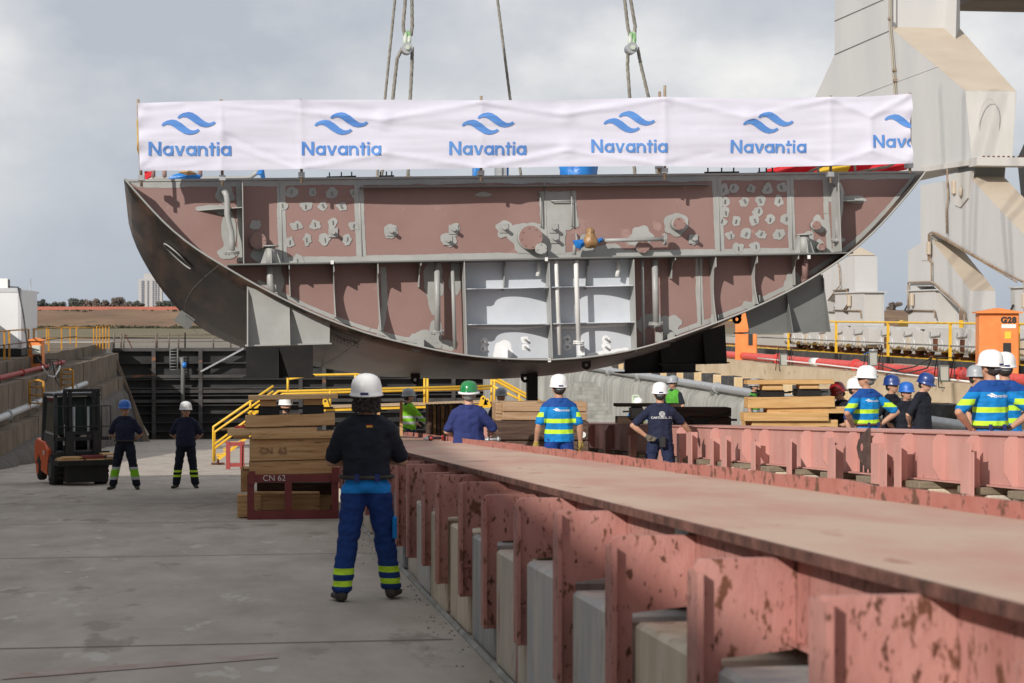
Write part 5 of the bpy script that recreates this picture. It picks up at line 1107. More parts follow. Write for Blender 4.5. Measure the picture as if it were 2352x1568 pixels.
b=B(); b.box(.19,.225,-.06,.06,.5,.68,bev=.01); b.build('thigh_pocket',TR['bright'],tA)
person('man in bright blue helmet and navy polo standing hands behind back beside the forklift',fl_(287,1124),rz=math.pi-.15,pose=('behind','behind'),shirt='navy',trous='navlime',helm='b',head=.45,stance=.12,tuck=True,hair='grey',skin=0,vox=.014)
person('man in white helmet and sunglasses standing alone on the slip floor, hands behind back',fl_(427,1121),rz=math.pi-.1,sc_=.98,pose=('behind','behind'),shirt='navy',trous='navband',helm='w',head=.4,stance=.08,glasses=True,belly=.03)
person('man in white helmet with goatee looking out behind the left timber stack',at(656,908,122),rz=math.pi+.7,pose=('down','down'),shirt='navy',helm='w',beard=True,head=-.2)
person('man in lime green high visibility shirt and grey helmet leaning by the dark planks',at(938,891,102),rz=-1.0,pose=('lean','lean'),shirt='lime',helm='g',long=True,head=-.3)
person('stout man in green helmet with white band and navy shirt seen from behind',at(1077,880,162),rz=-.1,pose=('front','front'),shirt='navy2',helm='gr',belly=.07,hair='grey',skin=1,sc_=1.02,cust={1:((.33,.05,1.14),(.3,.27,1.12),(0,1,0),(-1,0,0),.6)})
person('man in pale grey helmet half hidden behind the pale timber block below the yellow stairs',at(1151,890,106),rz=math.pi+.3,shirt='navy',helm='g',pose=('down','down'))
tH,sH=person('man in white helmet and blue striped shirt with yellow gloves, centre, seen from behind',at(1284,859,164),rz=0.02,pose=('down','down'),shirt='nav',trous='royal',helm='w',glove='y',hair='dark',skin=0,belly=.02,vox=.012)
onback(tH,sH,'Navantia',1.325,.052,wt,.03,logo='wave')
tI,sI=person('man in dark lettered t-shirt resting one gloved hand on the pink girder',at(1516,877,146),rz=-.12,shirt='navy',trous='navy',helm='w',glove='g',vox=.012,beard=True,cust={-1:((-.40,-.12,1.16),(-.2,-.13,.99),(.75,-.2,-.35),(0,-.6,.3),.5),1:((.33,.1,1.2),(.47,.2,1.0),(.5,.2,-.55),(0,0,-1),.5)})
onback(tI,sI,'CARTUSOL, S.L.',1.27,.045,wt,.02,logo='wheel')
b=B(); b.box(-.02,.07,-.19,-.13,.82,.99,bev=.012); b.build('belt_pouch',blackp,tI)
person('man in grey helmet and green vest behind the man in the lettered t-shirt',at(1546,862,93),rz=math.pi-.9,shirt='vest',helm='g',skin=0,glasses=True)
person('surveyor in blue bending at the green survey instrument',at(1464,912,88),rz=math.pi+.2,sc_=1.0,shirt='nav',helm='w',pose=('up','up'),tilt=-.3)
person('bearded man in grey helmet and green vest behind the pale timber stack',at(1732,869,93),rz=math.pi+1.0,shirt='vest',helm='g',beard=True)
person('man in dark red helmet looking down beside the pale timber stack',at(1934,874,132),rz=math.pi-1.2,shirt='black',helm='r',tilt=-.45,pose=('front','front'),glasses=True)
person('man in navy almost hidden behind the striped shirt man at the girder',at(1964,862,140),rz=math.pi+.9,shirt='navy2',helm='w',sc_=.98)
tO,sO=person('man in white helmet and blue striped shirt, hands on hips and face turned left',at(1991,839,161),rz=.35,pose=('hips','hips'),shirt='nav',trous='bright',helm='w',head=.75,tuck=True,belly=.035,glasses=True,hair='grey',vox=.012)
onback(tO,sO,'Navantia',1.325,.05,wt,.02,logo='wave')
person('man in royal blue helmet and black shirt, left of the three in black',at(2048,860,134),rz=math.pi+.7,shirt='black',helm='n',pose=('down','behind'))
person('smiling man in lighter blue helmet and black t-shirt, middle of the three in black',at(2082,869,136),rz=math.pi+.3,shirt='black',helm='b',pose=('behind','behind'),sc_=.97)
person('slim man in dark navy helmet looking down, right of the three in black',at(2119,854,138),rz=math.pi+.75,shirt='black',helm='n',pose=('behind','behind'),tilt=-.3,sc_=1.0,hair='dark',skin=1)
person('man in grey helmet and sunglasses behind the large man in blue',at(2242,838,150),rz=math.pi+.9,shirt='black',helm='g',glasses=True)
tU,sU=person('large man in white helmet and blue striped shirt, hands on hips, far right',at(2276,799,213),rz=.1,pose=('hips','hips'),shirt='nav',trous='bright',helm='w',long=False,tuck=True,belly=.02,head=.35,sc_=.99,vox=.011)
onback(tU,sU,'Navantia',1.325,.055,wt,.04,logo='wave')
person('man in white helmet partly hidden behind the large man at the right edge',at(2308,808,196),rz=-.2,pose=('front','front'),shirt='nav',trous='bright',helm='w',hair='dark')
# ================= GIRDERS, PIERS, TIMBER, MACHINES =================
g1=thing('keel_block_girder','long rusty pink steel girder running from the lower right corner towards the ship block','girder')
b=B(); n=46
for k in range(n):                                        # slightly buckled top sheet
    pass
gx=[1.62+i*(2.89-1.62)/6 for i in range(7)]; gy=[2.6+k*(40-2.6)/90 for k in range(91)]
gv=[[b.b.verts.new((x,y,1.094+.004*noise.noise(V((x*2,y*1.1,0)))-SL*y)) for y in gy] for x in gx]
for i in range(6):
    for k in range(90): b.b.faces.new((gv[i][k],gv[i+1][k],gv[i+1][k+1],gv[i][k+1])).smooth=True
b.build('top_plate',redtop,g1,norm=False)
b=B(); b.box(1.6,1.622,2.6,40,1.064,1.097,slip=True); b.build('plate_edge',mat('rusty_edge',(.06,.03,.022),(.2,.09,.07),scale=9,rough=.9,bump=.6),g1)
b=B(); L=len(gy); lo_v=[];hi=[]
for k,y in enumerate([2.6+i*37.4/260 for i in range(261)]):
    h=.068+.012*noise.noise(V((y*1.7,0,0)))+(.006 if int(y/3.1)%2 else 0); hi.append((y,h))
for k in range(260):
    y0,h0=hi[k]; y1,h1=hi[k+1]; b.b.faces.new([b.b.verts.new((2.89,y0,1.085-SL*y0)),b.b.verts.new((2.89,y1,1.085-SL*y1)),b.b.verts.new((2.89,y1,1.094+h1-SL*y1)),b.b.verts.new((2.89,y0,1.094+h0-SL*y0))])
    b.b.faces.new([b.b.verts.new((2.89,y0,1.094+h0-SL*y0)),b.b.verts.new((2.89,y1,1.094+h1-SL*y1)),b.b.verts.new((2.93,y1,1.09+h1-SL*y1)),b.b.verts.new((2.93,y0,1.09+h0-SL*y0))])
b.box(2.895,2.93,2.6,40,.8,1.09,slip=True); b.build('lip',lipm,g1)
b=B(); b.box(1.69,1.71,2.6,40,.79,1.064,slip=True); b.build('web',redw,g1); b=B(); b.box(1.66,2.93,2.6,40,.775,.79,slip=True); b.build('bottom_plate',redw,g1)
py=[3.2+1.45*k for k in range(24)]
for k,y in enumerate(py):                                 # side brackets with their legs
    x0=1.35+random.uniform(-.02,.02); zt_=1.055-(.0 if k%3 else .03)+random.uniform(-.015,.01); zb_=.23+random.uniform(-.04,.05); r=.03 if k%3!=1 else .008
    pts=[(x0,zb_),(x0+.085,zb_),(x0+.085,.735),(1.688,.76),(1.688,zt_),(x0+r,zt_),(x0+r*.3,zt_-r*.3),(x0,zt_-r)]
    b=B(); b.prism([(x,y,z-SL*y) for x,z in pts],(0,.03,0)); b.box(x0-.004,x0+.016,y-.05,y+.1,zb_+.01,zt_-r*1.3,slip=True)
    if k%2: b.box(x0-.006,x0+.09,y-.018,y-.001,zb_+.2,zb_+.215,slip=True)
    b.build('bracket',redw,g1)
    if k%2==0:
        yy=y+.55; xa=1.47; b=B(); b.prism([(xa,yy,.3-SL*yy),(xa+.07,yy,.3-SL*yy),(xa+.07,yy,.74-SL*yy),(1.688,yy,.76-SL*yy),(1.688,yy,1.0-SL*yy),(xa,yy,1.0-SL*yy)],(0,.03,0)) if False else b.box(1.49,1.688,yy,yy+.03,.76,1.01,slip=True); b.build('gusset',redw,g1)
ORDN=ORD+['twenty-first','twenty-second','twenty-third','twenty-fourth']
colw=['beige and grey stained','blue-grey painted','cream flaking','dark slate']
for k,y in enumerate(py[:22]):
    y0=y+.13; y1=y+1.37; m=pier[(k*3+k//4)%4] if k else pier[2]; zt_=.715+random.uniform(-.02,.02); x0=1.43+random.uniform(-.02,.02)
    b=B(); b.box(x0,2.9,y0,y1,0,zt_,slip=True,bev=.018); o=b.build('concrete_pier',m); tag(o,'%s concrete pier, %s from the near end under the foreground girder'%(colw[(k*3+k//4)%4] if k else colw[2],ORDN[k]),'pier','concrete piers under the foreground girder')
    if k%4==2: pass
    b=B(); dx=random.uniform(0,.12); b.box(x0+.06+dx,x0+.42+dx,y0+.3,y0+.72,zt_+.003,zt_+.05,slip=True,bev=.006); o=b.build('wood_packer',oldw); tag(o,'flat weathered wood packer on the %s pier from the near end of the foreground girder'%ORDN[k],'packer','wood packers on the near piers')
b=B(); b.box(1.38,1.425,10,36,-.02,.03,slip=True,bev=.02); tag(b.build('pier_footing',cgrey),'low crumbling concrete footing along the foot of the near piers','footing')
# sticker remnant and paint daub
b=B(); p=PX(1568,1215,1.688); b.box(1.684,1.6885,p.y-.13,p.y+.13,p.z-.05,p.z+.04); b.build('sticker',mat('sticker_blue',(.7,.72,.66),(.1,.35,.5),scale=3,rough=.6),g1)
daub=mat('grey_daub',(.3,.3,.32),(.36,.3,.3),scale=9,rough=.6)
# ---- far pink girder
g2=thing('keel_block_girder','sunlit pink steel girder with stiffeners in front of the men on the right','girder'); X2=7.0
b=B(); b.box(X2,X2+.02,13,62,.8,1.27,slip=True); b.build('web',redp,g2); b=B(); b.box(X2-.03,X2+.9,13,62,1.272,1.29,slip=True); b.build('top_plate',redp,g2); b=B(); b.box(X2-.06,X2+.9,13,62,.782,.798,slip=True); b.build('bottom_plate',redp,g2)
b=B(); b.box(X2+.86,X2+.88,13,62,.8,1.27,slip=True); b.build('rear_web',redp,g2)
ys=sorted([PX(u,1030,X2-.1).y for u in(1637,1710,1750,1846,1896,1951,1898,2000,2012,2078,2151,2228,2316)]); 
y=PX(1637,1030,X2).y+2; 
while y<60: ys.append(y); y+=2.2
for y in ys:
    b=B(); b.prism([(X2-.001,y,1.265-SL*y),(X2-.09,y,1.265-SL*y),(X2-.14,y,1.2-SL*y),(X2-.14,y,.93-SL*y),(X2-.06,y,.8-SL*y),(X2-.001,y,.8-SL*y)],(0,.014,0)); b.build('stiffener',redp,g2)
pu=[1577,1603,1654,1680,1748,1831,1926,1938,2033,2052,2085,2240,2252]; pys=[PX(u,1060,X2-.14).y for u in pu]; y=max(pys)+1.6
while y<58: pys.append(y); y+=2.6
for k,y in enumerate(pys):
    zt_=[1.17,1.2,1.12,1.16,1.1][k%5]; w=[.16,.2,.14,.22,.17][k%5]; zb_=.55+.08*(k%3)
    xo=.005*(k%7); b=B(); b.box(X2-.3+xo,X2-.145,y,y+.02,zb_,zt_,slip=True); b.box(X2-.304+xo,X2-.288+xo,y-w*1.2,y-.003,zb_+.005,zt_-.005,slip=True); b.build('bracket',redp,g2)
k=0
y=14.0
while y<60:
    w=random.uniform(.55,.85); zt_=.70; m=pier[0] if k%2 else pier[2]; b=B(); b.box(X2-.1,X2+.8,y,y+w,.27,zt_,slip=True,bev=.015); 
    tag(b.build('concrete_pier',m),'%s small concrete block, %s from the right end beneath the sunlit girder'%('stained' if k%2 else 'cream',(ORDN+['twenty-%s'%s for s in('fifth','sixth','seventh','eighth','ninth')]+['thirtieth','thirty-first','thirty-second','thirty-third','thirty-fourth','thirty-fifth','thirty-sixth','thirty-seventh','thirty-eighth','thirty-ninth','fortieth'])[k]),'pier','concrete blocks under the sunlit girder')
    b=B(); b.box(X2-.2,X2+.4,y+.05,y+w*.8,zt_+.003,zt_+.075,slip=True,bev=.008); tag(b.build('wood_packer',oldw),'grey wood packer on the %s block from the right end beneath the sunlit girder'%((ORDN+['twenty-%s'%s for s in('fifth','sixth','seventh','eighth','ninth')]+['thirtieth','thirty-first','thirty-second','thirty-third','thirty-fourth','thirty-fifth','thirty-sixth','thirty-seventh','thirty-eighth','thirty-ninth','fortieth'])[k]),'packer','wood packers under the sunlit girder')
    y+=w+random.uniform(.5,1.0); k+=1
    if k>39: break
# dark eye plate and burnt stripes
p=PX(1998,1030,X2-.17); b=B(); q=[(0,.26),(0,-.26),(-.05,-.25),(-.16,-.15),(-.2,-.02),(-.17,.08),(-.08,.18)]
b.prism([(X2-.16,p.y-y_*2.2,p.z+z_*.9) for y_,z_ in q],(-.03,0,0)); o=b.build('eye_plate',mat('burnt_steel',(.06,.035,.03),(.11,.07,.06),scale=8,rough=.7),g2)
b=B(); b.disc((X2-.192,p.y+.22,p.z),(-1,0,0),.045,.004,16); b.build('eye_hole',mat('seen_through_pink',(.45,.2,.165),rough=.7),o)
for u in(1978,1988,1999): p=PX(u,1035,X2-.005); b=B(); b.box(X2-.006,X2-.002,p.y-.05,p.y+.05,p.z-.3,p.z+.21); b.build('scorch_stripe',blackp,g2)
TV=[timb,wood('pine_knotty',(.42,.23,.1),(.52,.32,.16)),wood('pine_pale',(.56,.36,.18),(.64,.44,.24))]
# ---- timber helper: a baulk facing the camera, given by pixels
def baulk(u0,u1,v0,v1,Y,d,m,label,grp,name='timber',tiltpx=0,bev=.008):
    if m is timb: m=random.choice(TV)
    a=P(u0,v1,Y); c=P(u1,v0,Y); t0=(P(u1,v1-tiltpx,Y).z-a.z); w=c.x-a.x; h=P(u0,v0,Y).z-a.z
    b=B(); b.prism([a,(c.x,Y,a.z+t0),(c.x,Y,a.z+t0+h),(a.x,Y,a.z+h)],(0,d,0)); bmesh.ops.bevel(b.b,geom=b.b.edges[:],offset=min(bev,h*.1),segments=1,affect='EDGES')
    o=b.build(name,m); tag(o,label,'timber',grp); return o
G='timbers of the left stack beside the man with crossed arms'
baulk(570,776,909,919,28.9,.28,timb,'thin top plank lying across both blocks of the left timber stack',G,'plank',4)
baulk(597,635,919,933,29,.25,timb,'small pine block on the left black box of the left stack',G); baulk(697,741,916,930,29,.25,timb,'small reddish block on the right black box of the left stack',G)
for u0,u1,v0,v1,l in((594,642,933,953,'left black steel box on the left timber stack'),(696,744,930,950,'right black steel box on the left timber stack'),(1748,1802,896,912,'left black steel box on the sunlit timber stack'),(1833,1887,893,911,'right black steel box on the sunlit timber stack'),(1452,1478,937,958,'black steel box on the shaded stack left of the lettered t-shirt')):
    Y=29.05 if u1<800 else 33.1; a=P(u0,v1,Y); c=P(u1,v0,Y); b=B(); b.box(a.x,c.x,Y,Y+.3,a.z,c.z,bev=.006); b.box(a.x-.04,c.x+.04,Y-.03,Y+.33,a.z-.012,a.z+.0); b.box(a.x-.14,c.x+.14,Y+.1,Y+.13,(a.z+c.z)/2,(a.z+c.z)/2+.03); tag(b.build('packing_box',black),l,'box','black steel packing boxes')
baulk(563,769,955,982,29.0,.3,timb,'thick marked baulk directly under the two black boxes',G,tiltpx=6)
baulk(522,728,984,1001,29.03,.25,timb,'long narrow baulk jutting out left of the left stack',G,tiltpx=4)
baulk(577,768,993,1009,28.95,.3,timb,'narrow baulk with a rounded left end above the stencilled one',G,tiltpx=3)
o=baulk(573,779,1009,1059,29.0,.32,timb,'deep cracked baulk stencilled CN 62 in the left stack',G,tiltpx=5); s0=P(622,1042,28.985)
baulk(572,772,1060,1092,29.02,.3,timb,'knotted baulk resting on the dark red frame',G,tiltpx=5)
def text3(txt,u,v,Y,size,m,parent,name='stencil_lettering',bold=.004):
    p=P(u,v,Y); p=p-(V(parent.location) if parent.type!='EMPTY' else V()); return sign(txt,p,size,m,parent,name,bold=bold)
text3('CN  62',628,1042,28.985,.13,mat('stencil_brown',(.25,.14,.07),rough=.8),o)
baulk(545,600,1137,1188,29.35,.3,timb,'pale timber block end standing out left beneath the red frame',G); baulk(577,735,1132,1172,29.4,.3,timb,'dim timber lying inside the dark red frame',G); baulk(590,768,1108,1134,29.9,.2,timd,'dark baulk at the back inside the dark red frame',G); baulk(590,768,1134,1172,30.0,.2,timb,'lower baulk at the back inside the dark red frame',G)
baulk(536,572,990,1008,29.5,.4,timb,'small timber end behind the jutting baulk',G); baulk(553,572,1075,1130,29.9,.4,timb,'upright timber behind the left post of the red frame',G)
redf=mat('dark_red_frame',(.14,.018,.018),(.18,.028,.026),scale=3,rough=.5)
t=thing('trestle','dark red steel trestle stencilled CN 62 beneath the left timber stack','trestle')
for Y in(28.9,30.1):
    for u in(576,662,770):
        a=P(u-8,1190,28.9); c=P(u+8,1090,28.9); b=B(); b.box(a.x,c.x,Y,Y+.11,-SL*Y,c.z); b.build('post',redf,t)
    a=P(574,1108,28.9); c=P(778,1089,28.9); b=B(); b.box(a.x,c.x,Y+.003,Y+.107,a.z,c.z); b.build('top_beam',redf,t); b=B(); b.box(a.x,c.x,Y+.003,Y+.107,-SL*Y+.002,-SL*Y+.12); b.build('bottom_beam',redf,t)
for u in(577,772): a=P(u-7,1108,28.9); c=P(u+6,1089,28.9); b=B(); b.box(a.x,c.x,29.01,30.1,a.z+.02,c.z-.01); b.build('side_beam',redf,t); b=B(); b.box(a.x,c.x,29.01,30.1,-SL*29,-SL*29+.1); b.build('side_beam',redf,t)
b=B(); a=P(570,1112,28.87); c=P(586,1082,28.87); b.box(a.x,c.x,28.87,28.9,a.z,c.z); a=P(762,1108,28.87); c=P(779,1073,28.87); b.box(a.x,c.x,28.87,28.9,a.z,c.z); b.build('corner_plate',redf,t)
sign('CN 62',P(630,1104,28.895),.12,whitep,t,'stencil_lettering',bold=-.003)
t=thing('trestle','small red steel trestle standing by the foot of the yellow stairs','trestle'); 
rf2=mat('mid_red_frame',(.3,.05,.045),rough=.5)
for u in(524,556): a=P(u,1074,56); b=B(); b.box(a.x-.06,a.x+.06,56,56.15,-SL*56,P(u,1014,56).z); b.build('post',rf2,t)
for v in(1020,1068): a=P(520,v,56); c=P(562,v,56); b=B(); b.box(a.x,c.x,56.01,56.14,a.z-.05,a.z+.05); b.build('crossbeam',rf2,t)
t=thing('sledgehammer','sledgehammer with a red head lying on the left timber stack','hammer'); b=B(); b.tube([P(508,986,29.1),P(545,983,29.1)],.018,8); b.build('handle',timl,t); b=B(); b.tube([P(541,984,29.1),P(568,981,29.1)],.04,10); b.build('hammer_head',redpipe,t)
t=thing('wire_hook','rusty wire loop hanging down the left side of the red trestle','hook'); b=B(); b.tube([P(u,v,28.8) for u,v in((572,1022),(558,1022),(557,1070),(560,1080),(572,1078))],.01,6); b.build('wire',rust,t)
# sunlit stack
G='timbers of the sunlit stack beyond the pink girder'
baulk(1717,1917,873,883,33,.3,timl,'thin top plank of the sunlit timber stack',G,'plank',1); baulk(1752,1799,883,896,33.05,.25,timl,'left small block under the plank of the sunlit stack',G); baulk(1837,1882,880,893,33.05,.25,timl,'right small block under the plank of the sunlit stack',G)
baulk(1719,1918,913,938,33,.32,timl,'thick top baulk of the sunlit stack',G,tiltpx=3); baulk(1763,1952,935,950,33.05,.3,timl,'thin baulk reaching farthest right in the sunlit stack',G,tiltpx=1); baulk(1710,1904,948,967,32.95,.32,timl,'baulk jutting farthest left in the sunlit stack',G); baulk(1727,1925,965,1000,33.02,.32,timl,'lowest visible baulk of the sunlit stack',G,tiltpx=1); baulk(1712,1740,962,990,33.4,.3,timl,'short timber end low at the left of the sunlit stack',G)
o=baulk(1708,1925,1000,1050,33.1,.5,timd,'dark base timber beneath the sunlit stack',G)
# shaded stacks
G='dark timbers in the shade of the ship block'
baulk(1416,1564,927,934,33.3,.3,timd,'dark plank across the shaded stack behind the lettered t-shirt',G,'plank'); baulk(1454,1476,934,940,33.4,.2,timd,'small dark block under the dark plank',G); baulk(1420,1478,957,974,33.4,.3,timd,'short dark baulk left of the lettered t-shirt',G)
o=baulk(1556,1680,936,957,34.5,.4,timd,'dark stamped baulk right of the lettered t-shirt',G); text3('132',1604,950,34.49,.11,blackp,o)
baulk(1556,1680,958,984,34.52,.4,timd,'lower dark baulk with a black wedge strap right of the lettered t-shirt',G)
b=B(); q=[(1556,948),(1590,962),(1625,962),(1680,942),(1680,946),(1627,966),(1625,980),(1592,980),(1590,966),(1556,952)]; b.prism([P(u,v,34.45) for u,v in q],(0,.03,0)); tag(b.build('steel_strap',black),'black steel strap bent across the dark stamped baulks','strap')
b=B(); p=P(1685,964,34.6); b.tube([p-V((.1,0,0)),p+V((.06,0,0))],.02,8); tag(b.build('steel_pin',black),'black pin poking out right of the dark stamped baulks','pin')
G='baulks of the central stack before the blue striped man'
timm=wood('grey_pine',(.33,.2,.11),(.42,.28,.17))
baulk(1155,1349,923,945,29.4,.5,timm,'upper pale baulk behind the man with yellow gloves',G); baulk(1155,1349,946,965,29.42,.5,timm,'lower pale baulk behind the man with yellow gloves',G); baulk(1139,1153,926,966,29.6,.5,timm,'upright pale timber at the left end of the central stack',G)
tdk=wood('creosoted_timber',(.07,.04,.028),(.12,.075,.055)); baulk(1140,1352,967,1010,29.4,.55,tdk,'upper dark creosoted baulk of the central stack',G); o=baulk(1139,1352,1012,1050,29.43,.55,tdk,'lower dark creosoted baulk of the central stack',G)
text3('B',1338,1014,29.385,.2,whitep,o,'painted_mark',bold=.012)
t=thing('bolt_clamp','steel screw clamp at the left end of the central dark baulks','clamp'); b=B(); b.tube([P(1110,1010,29.3),P(1150,1008,29.3)],.02,8); b.disc(P(1118,1010,29.3),(1,0,0),.045,.03,8); b.disc(P(1142,1009,29.3),(1,0,0),.045,.03,8); b.build('screw',galv,t)
G='upright planks below the yellow walkway'
for k in range(9):
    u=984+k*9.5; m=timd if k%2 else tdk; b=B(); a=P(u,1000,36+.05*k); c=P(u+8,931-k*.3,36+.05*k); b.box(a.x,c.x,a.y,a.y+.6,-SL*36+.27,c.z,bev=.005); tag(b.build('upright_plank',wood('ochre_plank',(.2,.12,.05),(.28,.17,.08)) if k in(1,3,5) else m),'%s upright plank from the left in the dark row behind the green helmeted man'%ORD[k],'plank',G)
for i,(u,v0,v1) in enumerate(((922,1000,920),(1062+0,0,0))):
    if v0: a=P(u-3,v0,38); c=P(u+3,v1,38); b=B(); b.box(a.x,c.x,38,38.1,a.z-1,c.z); tag(b.build('stake',timb),'thin wooden stake left of the lime shirted man','stake')
a=P(870-3,1000,38); c=P(870+3,905,38); b=B(); b.box(a.x,c.x,38,38.1,a.z-1,c.z); 
tag(b.build('stake',timb),'thin wooden stake just right of the nearest man','stake')
# yellow walkway with stairs
t=thing('walkway','yellow steel walkway with stairs and double handrails across the slip','walkway'); Y=61
def yt(pts,r=.04,Yo=0,name='handrail'): b=B(); b.tube([P(u,v,Y+Yo) for u,v in pts],r,8); b.build(name,yel,t)
yt([(490,1060),(490,980),(560,932),(628,886)],.037); yt([(493,1060),(493,992),(562,944),(628,898)],.034,.8); yt([(490,1022),(560,970),(600,940)],.034); yt([(493,1030),(560,979),(600,950)],.035,.8)
yt([(570,950),(640,898),(664,898),(1131,886)],.037,-.4); yt([(580,950),(650,904),(664,904),(1131,892)],.034,.8)
yt([(664,870),(719,861),(827,859),(960,858)],.037,2.5)
yt([(1129,868),(1140,868),(1200,900),(1262,932)],.037); yt([(1131,886),(1190,915),(1240,940)],.037); yt([(1129,874),(1140,875),(1200,908),(1262,940)],.045,.8)
for u,v0,v1,yo in((661,865,900,-.4),(575,912,955,0),(975,868,938,0),(982,868,940,.8),(1129,868,932,0),(1136,868,932,.8),(816,858,935,2.5),(822,858,935,2.8),(1193,905,938,0),(758,896,938,-.4)):
    b=B(); a=P(u,v1,Y+yo); c=P(u,v0,Y+yo); b.tube([a,c],.036,8); b.build('post',yel,t)
a=P(700,943,Y); c=P(1150,925,Y); b=B(); b.prism([P(730,945,Y-.3),P(1150,931,Y-.3),P(1150,925,Y-.3),P(730,939,Y-.3)],(0,1.2,0)); b.build('deck_beam',yel,t)
b=B(); b.prism([P(730,938,Y-.35),P(1150,924,Y-.35),P(1150,922,Y-.35),P(730,936,Y-.35)],(0,1.4,0)); b.build('deck_board',wood('scaffold_board',(.4,.27,.15),(.5,.36,.22)),t)
b=B(); b.prism([P(498,1052,Y),P(545,1020,Y),P(560,1005,Y),P(640,945,Y),(P(640,952,Y)),P(560,1014,Y),P(505,1056,Y)],(0,.9,0)); b.build('stringer',yel,t)
for k in range(7): b=B(); p=P(508+k*16,1046-k*13.5,Y); b.box(p.x-.15,p.x+.2,Y+.01,Y+.85,p.z-.02,p.z+.02); b.build('stair_tread',yel,t)
b=B(); p=P(500,1052,Y); b.tube([V((p.x,Y+.4,p.z)),V((p.x,Y+.4,-SL*Y))],.04,8); b.box(p.x-.2,p.x+.2,Y+.2,Y+.6,-SL*Y,-SL*Y+.03); b.build('screw_foot',rust,t)
for u,v in((747,920),(1110,914),(1119,920)):
    b=B(); p=P(u,v+16,Y-.5); b.prism([(p.x-.14,Y-.5,p.z),(p.x+.14,Y-.5,p.z),(p.x+.06,Y-.5,p.z+.25),(p.x-.0,Y-.5,p.z+.3),(p.x-.07,Y-.5,p.z+.25)],(0,.03,0)); o=b.build('lifting_eye',yel,t); b=B(); b.disc((p.x,Y-.502,p.z+.2),(0,-1,0),.035,.004,12); b.build('eye_hole',blackp,o)
# impact wrench on the girder
t=thing('impact_wrench','black and red cordless impact wrench lying on the foreground girder','power tool'); p=PF(975,1014,1.1); q=PF(1024,1012,1.1); d=(q-p).normalized(); k=(q-p).length; up=V((0,0,1))
b=B(); b.tube([p+up*.035,p+d*.03*k/.3+up*.045,p+d*k*.12+up*.05],[.02,.035,.02],10); b.build('chuck',galv,t); b=B(); c=p+d*k*.27+up*.05; b.sph(c,(.05,.07,.045),2); b.build('motor_housing',blackp,t); b=B(); b.sph(c+V((.005,-.04,0)),(.03,.035,.03),2); b.build('red_grip',redpipe,t)
b=B(); b.tube([c,p+d*k*.75+up*.045],.022,8); b.build('handle',blackp,t); b=B(); c2_=p+d*k*.85+up*.045; b.obox(c2_,d*.035,V((0,.05,0)),up*.04); b.build('battery_top',redpipe,t); b=B(); c2_=p+d*k*.95+up*.045; b.obox(c2_,d*.03,V((0,.055,0)),up*.045); b.build('battery',blackp,t)
# total station
t=thing('total_station','pale green survey total station on its tripod beside the shaded stack','survey instrument'); p=PD(1460,925,FX/88); tsm=mat('instrument_green',(.55,.66,.5),rough=.4)
b=B(); b.box(p.x-.1,p.x+.1,p.y-.07,p.y+.07,p.z-.13,p.z-.02,bev=.01); b.box(p.x-.1,p.x-.06,p.y-.06,p.y+.06,p.z-.02,p.z+.17,bev=.01); b.box(p.x+.06,p.x+.1,p.y-.06,p.y+.06,p.z-.02,p.z+.17,bev=.01); b.box(p.x-.09,p.x+.09,p.y-.02,p.y+.02,p.z+.18,p.z+.21,bev=.006); b.build('housing',tsm,t)
b=B(); b.box(p.x-.055,p.x+.055,p.y-.1,p.y+.09,p.z+.0,p.z+.13,bev=.015); o=b.build('telescope',tsm,t); b=B(); b.disc((p.x,p.y-.101,p.z+.08),(0,-1,0),.03,.02,14); b.build('lens',glass,o); b=B(); b.box(p.x-.06,p.x+.04,p.y-.075,p.y-.071,p.z-.1,p.z-.04); b.build('display',blackp,t)
b=B(); b.disc((p.x,p.y,p.z-.2),(0,0,1),.09,.06,16); b.build('tribrach',redpipe,t)
fzz=-SL*p.y+.27
for a in(.5,2.6,4.7): b=B(); b.bar((p.x,p.y,p.z-.2),(p.x+math.cos(a)*.5,p.y+math.sin(a)*.5,fzz),.035); b.build('leg',timl,t)
# ================= FORKLIFT =================
F0=PF(180,1112); t=thing('forklift','black and orange forklift truck carrying wooden boards on its forks','forklift',loc=F0,rz=.30); 
fo=mat('forklift_orange',(.68,.1,.02),(.75,.14,.035),scale=3,rough=.4); fd=mat('forklift_charcoal',(.045,.048,.052),(.065,.066,.07),scale=3,rough=.4)
def bt(bd,n,m,par=None,bevel=0): return bd.build(n,m,par or t,bevel=bevel)
# local: front is -y
for s in(-1,1):
    b=B(); x0=s*.62; b.rev([(.0,-.13),(.2,-.13),(.31,-.11),(.33,-.06),(.33,.06),(.31,.11),(.2,.13),(0,.13)],(0,0,0),26)
    for v in b.b.verts: v.co=V((v.co.z+x0-s*.13,v.co.y,v.co.x+.33))
    for k in range(20):
        a=k*math.pi/10
        for dx in(-1,1): b.obox((x0-s*.13+dx*.06,math.cos(a+dx*.08)*.335,.33+math.sin(a+dx*.08)*.335),(.055,0,0),(math.cos(a)*.014,0,0) if 0 else (0,math.cos(a)*.016,math.sin(a)*.016),(0,-math.sin(a)*.028,math.cos(a)*.028))
    w=bt(b,'tyre',rubber); b=B(); b.disc((x0-s*.13+s*.131,0,.33),(s,0,0),.17,.01,16); bt(b,'rim',fd,w)
    b=B(); b.rev([(.0,-.1),(.16,-.1),(.25,-.08),(.27,-.04),(.27,.04),(.25,.08),(.16,.1),(0,.1)],(0,0,0),22)
    for v in b.b.verts: v.co=V((v.co.z+s*.5,v.co.y+1.5,v.co.x+.27))
    w=bt(b,'tyre',rubber); b=B(); b.disc((s*.601,1.5,.27),(s,0,0),.13,.01,16); bt(b,'rim',fo,w)
